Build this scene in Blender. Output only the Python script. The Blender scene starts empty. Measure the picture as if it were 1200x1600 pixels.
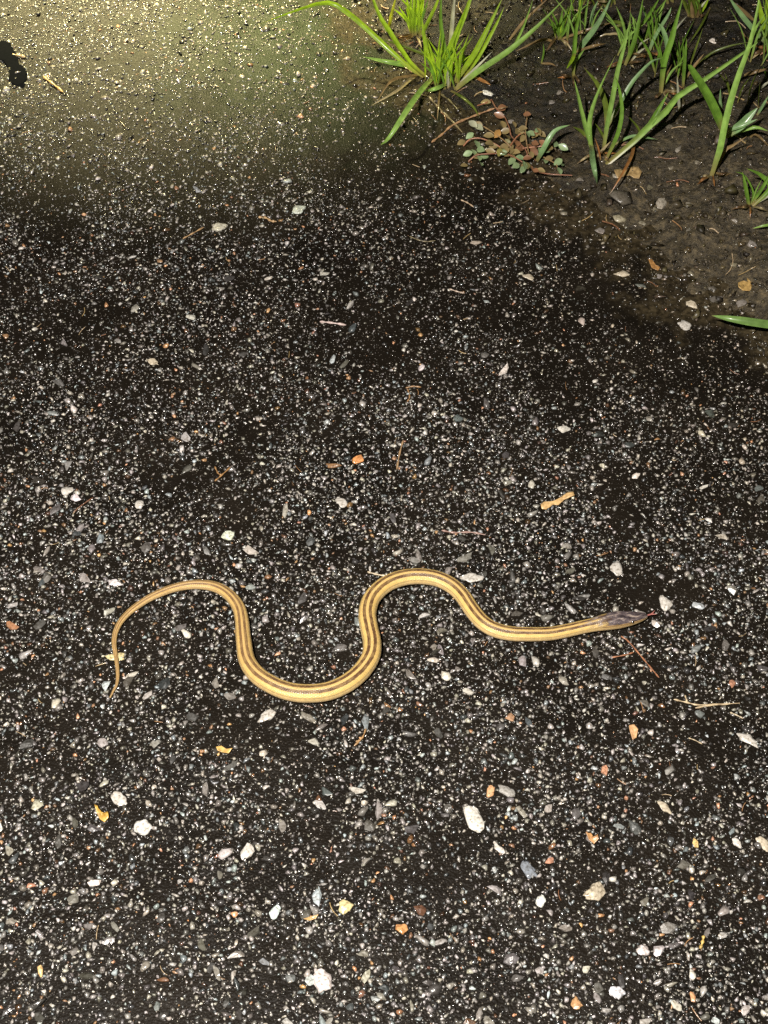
import bpy, bmesh, math, random
import numpy as np
from mathutils import Vector, Matrix, noise as mnoise

# ------------------------------------------------------------------ camera, world, lights
SC = bpy.context.scene
COL = SC.collection
R = math.radians
PITCH, FPX, CAM_H = R(52.0), 2198.0, 1.155          # 52 degrees down, 1.155 m above the road
cam_d = bpy.data.cameras.new('camera')
cam = bpy.data.objects.new('camera', cam_d)
COL.objects.link(cam)
cam.location = (0, 0, CAM_H)
cam.rotation_euler = (R(90) - PITCH, 0, 0)
cam_d.sensor_fit = 'VERTICAL'
cam_d.sensor_height = 24.0
cam_d.lens = 24.0 * FPX / 1600.0
cam_d.clip_start = 0.02
cam_d.clip_end = 500
SC.camera = cam

world = bpy.data.worlds.new('World')
SC.world = world
world.use_nodes = True
wn = world.node_tree
sky = wn.nodes.new('ShaderNodeTexSky')
sky.sky_type = 'NISHITA'
sky.sun_disc = False
sky.sun_elevation = R(20)
sky.sun_rotation = R(200)
bg = wn.nodes['Background']
wn.links.new(sky.outputs[0], bg.inputs[0])
bg.inputs[1].default_value = 0.0006                  # night

sun_d = bpy.data.lights.new('moon', 'SUN')           # faint moon in place of the sun
sun_d.energy = 0.008
sun_d.angle = R(0.5)
sun_d.color = (0.85, 0.92, 1.0)
sun = bpy.data.objects.new('moon', sun_d)
COL.objects.link(sun)
sun.rotation_euler = (R(50), 0, R(200))


def spot(name, loc, target, watts, color, cone, blend, radius):
    d = bpy.data.lights.new(name, 'SPOT')
    d.energy = watts
    d.color = color
    d.spot_size = R(cone)
    d.spot_blend = blend
    d.shadow_soft_size = radius
    o = bpy.data.objects.new(name, d)
    COL.objects.link(o)
    o.location = loc
    o.rotation_euler = (Vector(target) - Vector(loc)).to_track_quat('-Z', 'Y').to_euler()
    return o


# the photographer's head torch, a little left of and above the phone
spot('head_torch', (-0.30, 0.04, 1.52), (-0.06, 0.80, 0.0), 290, (1.0, 0.94, 0.86), 82, 0.75, 0.014)
# a companion's warm hand torch whose pool lies on the road at the upper left
spot('hand_torch', (-0.62, 2.70, 1.10), (-0.42, 2.27, 0.0), 980, (1.0, 0.88, 0.43), 61, 1.0, 0.02)

SC.view_settings.view_transform = 'Standard'
SC.view_settings.look = 'None'
SC.view_settings.exposure = 0.0
SC.view_settings.gamma = 1.0
SC.view_settings.use_curve_mapping = False
SC.cycles.use_denoising = False
SC.cycles.max_bounces = 5
SC.cycles.diffuse_bounces = 2
SC.cycles.glossy_bounces = 2
SC.cycles.transmission_bounces = 4

rng = np.random.default_rng(11)
rnd = random.Random(5)

# ------------------------------------------------------------------ layout helpers
CP, SP = math.cos(PITCH), math.sin(PITCH)


def ray(u, v):
    a, b = u - 600.0, 800.0 - v
    return Vector((a, CP * FPX + SP * b, -SP * FPX + CP * b))


def at(u, v, z=0.0):
    """the place z metres above the road that the photograph shows at (u, v)"""
    d = ray(u, v)
    return Vector((0, 0, CAM_H)) + d * ((z - CAM_H) / d.z)


def px_m(u, v):
    """metres per photograph pixel at that place on the ground"""
    d = ray(u, v)
    return abs(CAM_H / d.z)


NOISE_GRID = {}


def vnoise(x, y, cell, seed):
    g = NOISE_GRID.get(seed)
    if g is None:
        g = NOISE_GRID[seed] = np.random.default_rng(seed).random((257, 257))
    fx, fy = x / cell, y / cell
    ix, iy = np.floor(fx).astype(int), np.floor(fy).astype(int)
    tx, ty = fx - ix, fy - iy
    tx, ty = tx * tx * (3 - 2 * tx), ty * ty * (3 - 2 * ty)
    a, b = g[ix % 257, iy % 257], g[(ix + 1) % 257, iy % 257]
    c, d = g[ix % 257, (iy + 1) % 257], g[(ix + 1) % 257, (iy + 1) % 257]
    return (a * (1 - tx) + b * tx) * (1 - ty) + (c * (1 - tx) + d * tx) * ty - 0.5


EDGE = [(470, -260), (545, -60), (575, 40), (610, 110), (672, 172), (745, 222), (835, 268), (900, 315), (965, 372),
        (1030, 428), (1085, 474), (1140, 512), (1200, 545), (1330, 610), (1600, 720)]
EDGE_W = np.array([at(*p)[:2] for p in EDGE])


def soil_dist(x, y):
    """signed distance to the verge's edge, positive on the soil"""
    x, y = np.asarray(x, float), np.asarray(y, float)
    best = np.full(x.shape, 1e9)
    sgn = np.ones(x.shape)
    for (ax, ay), (bx, by) in zip(EDGE_W[:-1], EDGE_W[1:]):
        ex, ey = bx - ax, by - ay
        t = np.clip(((x - ax) * ex + (y - ay) * ey) / (ex * ex + ey * ey), 0, 1)
        dx, dy = x - ax - t * ex, y - ay - t * ey
        d = np.hypot(dx, dy)
        s = np.where(ex * dy - ey * dx > 0, 1.0, -1.0)
        m = d < best
        best, sgn = np.where(m, d, best), np.where(m, s, sgn)
    return best * sgn


def road_z(x, y):
    x, y = np.asarray(x, float), np.asarray(y, float)
    return 0.0018 * vnoise(x, y, 0.019, 1) + 0.0010 * vnoise(x, y, 0.011, 2) + 0.003 * vnoise(x, y, 0.09, 3)


def soil_z(x, y):
    x, y = np.asarray(x, float), np.asarray(y, float)
    d = soil_dist(x, y) + 0.055 * vnoise(x, y, 0.06, 4) + 0.035 * vnoise(x, y, 0.022, 5) + 0.016 * vnoise(x, y, 0.009, 9)
    s = np.clip((d + 0.03) / 0.15, 0, 1)
    h = -0.009 + 0.022 * s * s * (3 - 2 * s) + 0.03 * np.clip(d - 0.08, 0, 0.6)
    f = np.clip((d + 0.02) / 0.06, 0, 1)
    return h + f * (0.009 * vnoise(x, y, 0.06, 6) + 0.006 * vnoise(x, y, 0.021, 7) + 0.0065 * vnoise(x, y, 0.011, 8))


def ground_z(x, y):
    return float(max(road_z(x, y), soil_z(x, y)))


def on_ground(u, v):
    z = 0.0
    for _ in range(10):
        p = at(u, v, z)
        z = 0.5 * z + 0.5 * ground_z(p.x, p.y)
    p.z = z
    return p


# ------------------------------------------------------------------ object helpers
def link(name, me, mat=None, parent=None, loc=None):
    o = bpy.data.objects.new(name, me)
    COL.objects.link(o)
    if mat is not None and me is not None and len(me.materials) == 0:
        me.materials.append(mat)
    if parent is not None:
        o.parent = parent
    if loc is not None:
        o.location = loc
    return o


def tag(o, label, cat, group=None):
    o['label'] = label
    o['category'] = cat
    if group:
        o['group'] = group
    return o


def kind(o, k):
    o['kind'] = k
    return o


def raw_mesh(name, verts, tris, smooth=True, colors=None, uvs=None):
    me = bpy.data.meshes.new(name)
    verts = np.asarray(verts, np.float32)
    tris = np.asarray(tris, np.int32)
    n = tris.shape[1]
    me.vertices.add(len(verts))
    me.vertices.foreach_set('co', verts.ravel())
    me.loops.add(tris.size)
    me.loops.foreach_set('vertex_index', tris.ravel())
    me.polygons.add(len(tris))
    me.polygons.foreach_set('loop_start', np.arange(0, tris.size, n, dtype=np.int32))
    me.polygons.foreach_set('loop_total', np.full(len(tris), n, np.int32))
    me.polygons.foreach_set('use_smooth', np.full(len(tris), smooth, bool))
    me.update(calc_edges=True)
    if colors is not None:
        ca = me.color_attributes.new('grain_color', 'FLOAT_COLOR', 'POINT')
        ca.data.foreach_set('color', np.asarray(colors, np.float32).ravel())
    if uvs is not None:
        uv = me.uv_layers.new(name='UVMap')
        uv.data.foreach_set('uv', np.asarray(uvs, np.float32)[tris.ravel()].ravel())
    return me


# ------------------------------------------------------------------ materials
def new_mat(name):
    m = bpy.data.materials.new(name)
    m.use_nodes = True
    nt = m.node_tree
    return m, nt, nt.nodes['Principled BSDF'], nt.nodes['Material Output']


def node(nt, t, **kw):
    n = nt.nodes.new(t)
    for k, v in kw.items():
        setattr(n, k, v)
    return n


def ramp(nt, stops, interp='LINEAR'):
    r = node(nt, 'ShaderNodeValToRGB')
    r.color_ramp.interpolation = interp
    e = r.color_ramp.elements
    while len(e) < len(stops):
        e.new(0.5)
    for i, (p, c) in enumerate(stops):
        e[i].position = p
        e[i].color = (*c, 1) if len(c) == 3 else c
    return r


def pos(nt):
    return node(nt, 'ShaderNodeNewGeometry').outputs['Position']


def mixc(nt, a, b, fac, mode='MIX'):
    m = node(nt, 'ShaderNodeMix', data_type='RGBA', blend_type=mode)
    for sock, val in ((m.inputs[0], fac), (m.inputs[6], a), (m.inputs[7], b)):
        if hasattr(val, 'links') or isinstance(val, bpy.types.NodeSocket):
            nt.links.new(val, sock)
        else:
            sock.default_value = (*val, 1) if isinstance(val, tuple) and len(val) == 3 else val
    return m.outputs[2]


def math_n(nt, op, a, b=None, c=None):
    m = node(nt, 'ShaderNodeMath', operation=op)
    for i, val in enumerate((a, b, c)):
        if val is None:
            continue
        if isinstance(val, bpy.types.NodeSocket):
            nt.links.new(val, m.inputs[i])
        else:
            m.inputs[i].default_value = val
    return m.outputs[0]


def mat_road():
    m, nt, b, out = new_mat('wet_asphalt')
    L = nt.links.new
    P = pos(nt)
    n1 = node(nt, 'ShaderNodeTexNoise'); n1.inputs['Scale'].default_value = 9; n1.inputs['Detail'].default_value = 6
    L(P, n1.inputs['Vector'])
    base = ramp(nt, [(0.3, (0.0048, 0.0036, 0.0024)), (0.7, (0.0105, 0.0080, 0.0054))])
    L(n1.outputs[0], base.inputs[0])
    # fine sand grains set in the binder
    v = node(nt, 'ShaderNodeTexVoronoi'); v.inputs['Scale'].default_value = 620
    L(P, v.inputs['Vector'])
    sep = node(nt, 'ShaderNodeSeparateColor'); L(v.outputs['Color'], sep.inputs[0])
    pick = ramp(nt, [(0.78, (0, 0, 0)), (0.97, (1, 1, 1))]); L(sep.outputs[0], pick.inputs[0])
    near = ramp(nt, [(0.18, (1, 1, 1)), (0.42, (0, 0, 0))]); L(v.outputs['Distance'], near.inputs[0])
    fac = math_n(nt, 'MULTIPLY', pick.outputs[0], near.outputs[0])
    sand = ramp(nt, [(0.0, (0.06, 0.050, 0.040)), (0.6, (0.16, 0.14, 0.118)), (1.0, (0.36, 0.33, 0.29))])
    L(sep.outputs[1], sand.inputs[0])
    c = mixc(nt, base.outputs[0], sand.outputs[0], fac)
    # green algae stain beside the grass
    q = at(490, 70)
    vm = node(nt, 'ShaderNodeVectorMath', operation='DISTANCE'); L(P, vm.inputs[0]); vm.inputs[1].default_value = q
    n2 = node(nt, 'ShaderNodeTexNoise'); n2.inputs['Scale'].default_value = 22; n2.inputs['Detail'].default_value = 5
    L(P, n2.inputs['Vector'])
    dd = math_n(nt, 'ADD', vm.outputs['Value'], math_n(nt, 'MULTIPLY', n2.outputs[0], 0.22))
    alg = ramp(nt, [(0.16, (0.65, 0.65, 0.65)), (0.40, (0, 0, 0))]); L(dd, alg.inputs[0])
    c = mixc(nt, c, (0.020, 0.034, 0.012), alg.outputs[0])
    mud = node(nt, 'ShaderNodeVertexColor', layer_name='grain_color')      # mud washed over the edge of the road
    n5 = node(nt, 'ShaderNodeTexNoise'); n5.inputs['Scale'].default_value = 160; n5.inputs['Detail'].default_value = 6
    L(P, n5.inputs['Vector'])
    mc = ramp(nt, [(0.35, (0.012, 0.009, 0.0045)), (0.65, (0.060, 0.046, 0.025))]); L(n5.outputs[0], mc.inputs[0])
    c = mixc(nt, c, mc.outputs[0], math_n(nt, 'MULTIPLY', mud.outputs[0], 0.9))
    L(c, b.inputs['Base Color'])
    b.inputs['Roughness'].default_value = 0.5
    b.inputs['Specular IOR Level'].default_value = 0.09
    v2 = node(nt, 'ShaderNodeTexVoronoi'); v2.inputs['Scale'].default_value = 430; L(P, v2.inputs['Vector'])
    n3 = node(nt, 'ShaderNodeTexNoise'); n3.inputs['Scale'].default_value = 900; n3.inputs['Detail'].default_value = 3
    L(P, n3.inputs['Vector'])
    h = math_n(nt, 'ADD', math_n(nt, 'MULTIPLY', v2.outputs['Distance'], -1.0), math_n(nt, 'MULTIPLY', n3.outputs[0], 0.7))
    bp = node(nt, 'ShaderNodeBump'); bp.inputs['Strength'].default_value = 0.5; bp.inputs['Distance'].default_value = 0.0010
    L(h, bp.inputs['Height']); L(bp.outputs[0], b.inputs['Normal'])
    return m


def mat_grain(name, attr, wet=0.5):
    """stones: colour from the mesh attribute or from the object, faint mottling, wet film"""
    m, nt, b, out = new_mat(name)
    L = nt.links.new
    if attr:
        a = node(nt, 'ShaderNodeVertexColor', layer_name='grain_color'); col = a.outputs[0]
        P = pos(nt)
    else:
        a = node(nt, 'ShaderNodeObjectInfo'); col = a.outputs['Color']
        P = pos(nt)
    n = node(nt, 'ShaderNodeTexNoise'); n.inputs['Scale'].default_value = 420; n.inputs['Detail'].default_value = 5
    L(P, n.inputs['Vector'])
    r = ramp(nt, [(0.30, (0.38, 0.35, 0.31)), (0.46, (0.82, 0.80, 0.77)), (0.58, (1, 1, 1)), (0.8, (1.12, 1.1, 1.08))]); L(n.outputs[0], r.inputs[0])
    c = mixc(nt, col, r.outputs[0], 1.0, 'MULTIPLY')
    L(c, b.inputs['Base Color'])
    n2 = node(nt, 'ShaderNodeTexNoise'); n2.inputs['Scale'].default_value = 110; L(P, n2.inputs['Vector'])
    rr = ramp(nt, [(0.38, (0.16, 0.16, 0.16)), (0.62, (0.6, 0.6, 0.6))]); L(n2.outputs[0], rr.inputs[0])
    L(rr.outputs[0], b.inputs['Roughness'])
    b.inputs['Coat Weight'].default_value = wet
    b.inputs['Coat Roughness'].default_value = 0.20
    if attr:                                           # some grains are glassy quartz or mica
        mr = node(nt, 'ShaderNodeMapRange'); mr.inputs[3].default_value = 1.42; mr.inputs[4].default_value = 2.6
        L(a.outputs['Alpha'], mr.inputs[0]); L(mr.outputs[0], b.inputs['Coat IOR'])
    else:
        b.inputs['Coat IOR'].default_value = 1.4
    bp = node(nt, 'ShaderNodeBump'); bp.inputs['Strength'].default_value = 0.55; bp.inputs['Distance'].default_value = 0.0008
    L(n.outputs[0], bp.inputs['Height']); L(bp.outputs[0], b.inputs['Normal'])
    return m


def mat_soil():
    m, nt, b, out = new_mat('wet_soil')
    L = nt.links.new
    P = pos(nt)
    n1 = node(nt, 'ShaderNodeTexNoise'); n1.inputs['Scale'].default_value = 14; n1.inputs['Detail'].default_value = 9
    n1.inputs['Roughness'].default_value = 0.68
    L(P, n1.inputs['Vector'])
    base = ramp(nt, [(0.38, (0.006, 0.0045, 0.002)), (0.5, (0.022, 0.0165, 0.008)), (0.68, (0.075, 0.057, 0.029))])
    L(n1.outputs[0], base.inputs[0])
    n2 = node(nt, 'ShaderNodeTexNoise'); n2.inputs['Scale'].default_value = 30; n2.inputs['Detail'].default_value = 6
    L(P, n2.inputs['Vector'])
    # a wash of sandy silt on the open ground beside the road
    vm = node(nt, 'ShaderNodeVectorMath', operation='DISTANCE'); L(P, vm.inputs[0]); vm.inputs[1].default_value = at(1150, 375)
    sd = math_n(nt, 'ADD', vm.outputs['Value'], math_n(nt, 'MULTIPLY', n1.outputs[0], 0.30))
    sr = ramp(nt, [(0.24, (0.85, 0.85, 0.85)), (0.50, (0, 0, 0))]); L(sd, sr.inputs[0])
    silt = ramp(nt, [(0.3, (0.050, 0.039, 0.021)), (0.7, (0.125, 0.100, 0.060))]); L(n2.outputs[0], silt.inputs[0])
    moss = ramp(nt, [(0.52, (0, 0, 0)), (0.70, (0.6, 0.6, 0.6))]); L(n2.outputs[0], moss.inputs[0])
    c = mixc(nt, base.outputs[0], (0.026, 0.027, 0.007), moss.outputs[0])
    c = mixc(nt, c, silt.outputs[0], sr.outputs[0])
    n4 = node(nt, 'ShaderNodeTexNoise'); n4.inputs['Scale'].default_value = 130; n4.inputs['Detail'].default_value = 9; n4.inputs['Roughness'].default_value = 0.72
    L(P, n4.inputs['Vector'])
    g = ramp(nt, [(0.36, (0.18, 0.17, 0.16)), (0.52, (0.9, 0.9, 0.9)), (0.68, (2.1, 2.0, 1.8))]); L(n4.outputs[0], g.inputs[0])
    c = mixc(nt, c, g.outputs[0], 1.0, 'MULTIPLY')
    L(c, b.inputs['Base Color'])
    b.inputs['Roughness'].default_value = 0.5
    h = math_n(nt, 'ADD', n4.outputs[0], math_n(nt, 'MULTIPLY', n2.outputs[0], 2.0))
    bp = node(nt, 'ShaderNodeBump'); bp.inputs['Strength'].default_value = 1.0; bp.inputs['Distance'].default_value = 0.006
    L(h, bp.inputs['Height']); L(bp.outputs[0], b.inputs['Normal'])
    return m


def mat_leaf(name, rough=0.38, transl=0.35, mottled=0.35):
    """grass and leaves: colour from the object, straw-coloured foot by UV, thin so light passes"""
    m, nt, b, out = new_mat(name)
    L = nt.links.new
    oi = node(nt, 'ShaderNodeObjectInfo')
    uv = node(nt, 'ShaderNodeUVMap')
    sep = node(nt, 'ShaderNodeSeparateXYZ'); L(uv.outputs[0], sep.inputs[0])
    n = node(nt, 'ShaderNodeTexNoise'); n.inputs['Scale'].default_value = 120; n.inputs['Detail'].default_value = 4
    L(pos(nt), n.inputs['Vector'])
    r = ramp(nt, [(0.3, (1 - mottled, 1 - mottled, 1 - mottled * 1.1)), (0.7, (1.12, 1.1, 1.0))]); L(n.outputs[0], r.inputs[0])
    c = mixc(nt, oi.outputs['Color'], r.outputs[0], 1.0, 'MULTIPLY')
    # veins along the blade
    w = math_n(nt, 'SINE', math_n(nt, 'MULTIPLY', sep.outputs[0], 38.0))
    vr = ramp(nt, [(0.0, (0.88, 0.9, 0.86)), (1.0, (1.06, 1.06, 1.04))]); L(w, vr.inputs[0])
    c = mixc(nt, c, vr.outputs[0], 1.0, 'MULTIPLY')
    foot = ramp(nt, [(0.02, (0.85, 0.85, 0.85)), (0.22, (0, 0, 0)), (0.93, (0, 0, 0)), (1.0, (0.6, 0.6, 0.6))])
    L(sep.outputs[1], foot.inputs[0])
    c = mixc(nt, c, (0.30, 0.22, 0.085), foot.outputs[0])
    L(c, b.inputs['Base Color'])
    b.inputs['Roughness'].default_value = rough
    b.inputs['Coat Weight'].default_value = 0.25
    b.inputs['Coat Roughness'].default_value = 0.15
    tr = node(nt, 'ShaderNodeBsdfTranslucent')
    tc = mixc(nt, c, (1.0, 1.05, 0.45), 1.0, 'MULTIPLY'); L(tc, tr.inputs[0])
    mx = node(nt, 'ShaderNodeMixShader'); mx.inputs[0].default_value = transl
    L(b.outputs[0], mx.inputs[1]); L(tr.outputs[0], mx.inputs[2]); L(mx.outputs[0], out.inputs[0])
    return m


def mat_dry(name):
    m, nt, b, out = new_mat(name)
    L = nt.links.new
    oi = node(nt, 'ShaderNodeObjectInfo')
    n = node(nt, 'ShaderNodeTexNoise'); n.inputs['Scale'].default_value = 260; n.inputs['Detail'].default_value = 5
    L(pos(nt), n.inputs['Vector'])
    r = ramp(nt, [(0.3, (0.5, 0.46, 0.42)), (0.65, (1.1, 1.08, 1.05))]); L(n.outputs[0], r.inputs[0])
    c = mixc(nt, oi.outputs['Color'], r.outputs[0], 1.0, 'MULTIPLY')
    L(c, b.inputs['Base Color'])
    b.inputs['Roughness'].default_value = 0.45
    b.inputs['Coat Weight'].default_value = 0.3
    b.inputs['Coat Roughness'].default_value = 0.2
    bp = node(nt, 'ShaderNodeBump'); bp.inputs['Strength'].default_value = 0.5; bp.inputs['Distance'].default_value = 0.0006
    L(n.outputs[0], bp.inputs['Height']); L(bp.outputs[0], b.inputs['Normal'])
    return m


def mat_snake():
    m, nt, b, out = new_mat('snake_skin')
    L = nt.links.new
    uv = node(nt, 'ShaderNodeUVMap')
    sep = node(nt, 'ShaderNodeSeparateXYZ'); L(uv.outputs[0], sep.inputs[0])
    U, V = sep.outputs[0], sep.outputs[1]            # U 0..1 round the body (0.5 = spine), V metres from the tail tip
    n0 = node(nt, 'ShaderNodeTexNoise'); n0.inputs['Scale'].default_value = 180; n0.inputs['Detail'].default_value = 3
    L(pos(nt), n0.inputs['Vector'])
    a = math_n(nt, 'ABSOLUTE', math_n(nt, 'MULTIPLY', math_n(nt, 'SUBTRACT', U, 0.5), 2.0))   # 0 spine .. 1 belly
    # scale lattice
    rows = math_n(nt, 'MULTIPLY', U, 36.0)
    ln = math_n(nt, 'MULTIPLY', V, 250.0)
    d1 = math_n(nt, 'ABSOLUTE', math_n(nt, 'SUBTRACT', math_n(nt, 'FRACT', math_n(nt, 'ADD', rows, ln)), 0.5))
    d2 = math_n(nt, 'ABSOLUTE', math_n(nt, 'SUBTRACT', math_n(nt, 'FRACT', math_n(nt, 'SUBTRACT', rows, ln)), 0.5))
    edge = math_n(nt, 'MAXIMUM', d1, d2)              # 0.5 at the edges of a scale
    aw = math_n(nt, 'ADD', a, math_n(nt, 'MULTIPLY', math_n(nt, 'SUBTRACT', edge, 0.3), 0.016))
    aw = math_n(nt, 'ADD', aw, math_n(nt, 'MULTIPLY', math_n(nt, 'SUBTRACT', n0.outputs[0], 0.5), 0.030))
    Y = (0.62, 0.435, 0.155); YO = (0.57, 0.40, 0.155); BR = (0.105, 0.054, 0.027); OL = (0.60, 0.44, 0.19); CR = (0.60, 0.44, 0.23)
    st = ramp(nt, [(0.0, YO), (0.040, YO), (0.060, BR), (0.158, BR), (0.180, Y), (0.315, Y), (0.335, (0.36, 0.26, 0.12)),
                   (0.355, (0.36, 0.26, 0.12)), (0.38, OL), (0.50, CR), (0.66, (0.55, 0.44, 0.28)), (1.0, (0.58, 0.48, 0.33))])
    L(aw, st.inputs[0])
    c = st.outputs[0]
    # the brown stripes break up into dashes towards the neck; paler over the tail
    dash = node(nt, 'ShaderNodeTexNoise'); dash.noise_dimensions = '2D'
    mp = node(nt, 'ShaderNodeMapping'); mp.inputs['Scale'].default_value = (14, 130, 1); L(uv.outputs[0], mp.inputs[0])
    L(mp.outputs[0], dash.inputs['Vector']); dash.inputs['Scale'].default_value = 1.0; dash.inputs['Detail'].default_value = 2
    dr = ramp(nt, [(0.40, (0, 0, 0)), (0.66, (0.5, 0.5, 0.5))]); L(dash.outputs[0], dr.inputs[0])
    dm = ramp(nt, [(0.045, (0, 0, 0)), (0.07, (1, 1, 1)), (0.14, (1, 1, 1)), (0.17, (0, 0, 0))]); L(a, dm.inputs[0])
    c = mixc(nt, c, (0.36, 0.245, 0.10), math_n(nt, 'MULTIPLY', dr.outputs[0], dm.outputs[0]))
    tail = ramp(nt, [(0.0, (0.55, 0.55, 0.55)), (0.30, (0.25, 0.25, 0.25)), (0.36, (0, 0, 0))]); L(V, tail.inputs[0])
    c = mixc(nt, c, (0.33, 0.205, 0.095), tail.outputs[0])
    nr = ramp(nt, [(0.3, (0.86, 0.85, 0.82)), (0.7, (1.08, 1.06, 1.02))]); L(n0.outputs[0], nr.inputs[0])
    c = mixc(nt, c, nr.outputs[0], 1.0, 'MULTIPLY')
    sk = ramp(nt, [(0.38, (1, 1, 1)), (0.5, (0.84, 0.80, 0.75))]); L(edge, sk.inputs[0])
    c = mixc(nt, c, sk.outputs[0], 1.0, 'MULTIPLY')
    # head: dusky plates above, straw-coloured lips, pale flecks
    hn = node(nt, 'ShaderNodeTexNoise'); hn.inputs['Scale'].default_value = 1.0; hn.inputs['Detail'].default_value = 3; hn.noise_dimensions = '2D'
    mp2 = node(nt, 'ShaderNodeMapping'); mp2.inputs['Scale'].default_value = (16, 120, 1); L(uv.outputs[0], mp2.inputs[0])
    L(mp2.outputs[0], hn.inputs['Vector'])
    hr = ramp(nt, [(0.34, (0.028, 0.021, 0.023)), (0.54, (0.095, 0.074, 0.078)), (0.68, (0.32, 0.26, 0.22))]); L(hn.outputs[0], hr.inputs[0])
    lip = ramp(nt, [(0.30, (0, 0, 0)), (0.36, (1, 1, 1))])
    L(math_n(nt, 'ADD', a, math_n(nt, 'MULTIPLY', math_n(nt, 'SUBTRACT', hn.outputs[0], 0.5), 0.12)), lip.inputs[0])
    lipc = ramp(nt, [(0.0, (0.46, 0.29, 0.11)), (0.35, (0.46, 0.29, 0.11)), (0.385, (0.06, 0.035, 0.02)), (0.41, (0.50, 0.34, 0.15)), (1.0, (0.56, 0.44, 0.26))])
    L(a, lipc.inputs[0])
    hc = mixc(nt, hr.outputs[0], lipc.outputs[0], lip.outputs[0])
    hv = node(nt, 'ShaderNodeMapRange'); hv.inputs[1].default_value = SN_LEN - 0.066; hv.inputs[2].default_value = SN_LEN - 0.040
    L(math_n(nt, 'ADD', V, math_n(nt, 'MULTIPLY', math_n(nt, 'SUBTRACT', hn.outputs[0], 0.5), 0.06)), hv.inputs[0])
    c = mixc(nt, c, hc, hv.outputs[0])
    L(c, b.inputs['Base Color'])
    b.inputs['Roughness'].default_value = 0.33
    b.inputs['Specular IOR Level'].default_value = 0.45
    b.inputs['Subsurface Weight'].default_value = 0.05
    b.inputs['Subsurface Radius'].default_value = (0.004, 0.002, 0.001)
    hgt = ramp(nt, [(0.25, (1, 1, 1)), (0.5, (0, 0, 0))]); L(edge, hgt.inputs[0])
    bp = node(nt, 'ShaderNodeBump'); bp.inputs['Strength'].default_value = 0.38; bp.inputs['Distance'].default_value = 0.0005
    L(hgt.outputs[0], bp.inputs['Height']); L(bp.outputs[0], b.inputs['Normal'])
    return m


def mat_plain(name, color, rough, coat=0.0):
    m, nt, b, out = new_mat(name)
    n = node(nt, 'ShaderNodeTexNoise'); n.inputs['Scale'].default_value = 300
    nt.links.new(pos(nt), n.inputs['Vector'])
    r = ramp(nt, [(0.3, tuple(v * 0.8 for v in color)), (0.7, color)])
    nt.links.new(n.outputs[0], r.inputs[0]); nt.links.new(r.outputs[0], b.inputs['Base Color'])
    b.inputs['Roughness'].default_value = rough
    b.inputs['Coat Weight'].default_value = coat
    return m


# ------------------------------------------------------------------ the road and the verge
M_ROAD, M_SOIL = mat_road(), mat_soil()
M_GRAIN, M_STONE = mat_grain('aggregate_stone', True, 1.0), mat_grain('stone', False, 0.5)
M_BLADE, M_WEED = mat_leaf('grass_blade'), mat_leaf('weed_leaf', 0.45, 0.2, 0.3)
M_DRY = mat_dry('dry_plant')

X0, X1, Y0, Y1 = -0.92, 0.92, 0.10, 2.30


def sheet():
    st = 0.0048
    xs = np.arange(X0, X1 + st / 2, st)
    ys = np.arange(Y0, Y1 + st / 2, st)
    gx, gy = np.meshgrid(xs, ys, indexing='ij')
    fade = np.clip(np.minimum(np.minimum(gx - xs[0], xs[-1] - gx), np.minimum(gy - ys[0], ys[-1] - gy)) / 0.05, 0, 1)
    gz = road_z(gx, gy) * fade
    nx, ny = gx.shape
    v = np.stack([gx, gy, gz], -1).reshape(-1, 3)
    idx = np.arange(nx * ny).reshape(nx, ny)
    q = np.stack([idx[:-1, :-1], idx[1:, :-1], idx[1:, 1:], idx[:-1, 1:]], -1).reshape(-1, 4)
    # the rest of the road runs on to the horizon round the detailed stretch
    far = 80.0
    a, b_, c, d = idx[0, 0], idx[-1, 0], idx[-1, -1], idx[0, -1]
    n = len(v)
    v = np.vstack([v, [(-far, -far, 0), (far, -far, 0), (far, far, 0), (-far, far, 0)]])
    q = np.vstack([q, [(n, n + 1, b_, a), (n + 1, n + 2, c, b_), (n + 2, n + 3, d, c), (n + 3, n, a, d)]])
    d = soil_dist(v[:, 0], v[:, 1]) + 0.09 * vnoise(v[:, 0], v[:, 1], 0.05, 41) + 0.07 * vnoise(v[:, 0], v[:, 1], 0.018, 42) + 0.05 * vnoise(v[:, 0], v[:, 1], 0.010, 43)
    mud = np.clip((d + 0.045) / 0.055, 0, 1)
    return raw_mesh('road', v, q, True, np.stack([mud, mud, mud, np.ones(len(v))], -1))


road = kind(link('road', sheet(), M_ROAD), 'structure')


def verge():
    st = 0.0050
    xs = np.arange(-0.35, 1.25, st)
    ys = np.arange(0.95, 2.75, st)
    gx, gy = np.meshgrid(xs, ys, indexing='ij')
    z = soil_z(gx, gy)
    d = soil_dist(gx, gy)
    keep = d > -0.07
    nx, ny = gx.shape
    idx = np.arange(nx * ny).reshape(nx, ny)
    q = np.stack([idx[:-1, :-1], idx[1:, :-1], idx[1:, 1:], idx[:-1, 1:]], -1).reshape(-1, 4)
    q = q[keep.ravel()[q].all(1)]
    used = np.unique(q)
    mp = np.zeros(nx * ny, int); mp[used] = np.arange(len(used))
    v = np.stack([gx, gy, z], -1).reshape(-1, 3)[used]
    return raw_mesh('soil', v, mp[q], True)


soil = kind(link('soil', verge(), M_SOIL), 'structure')


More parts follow.
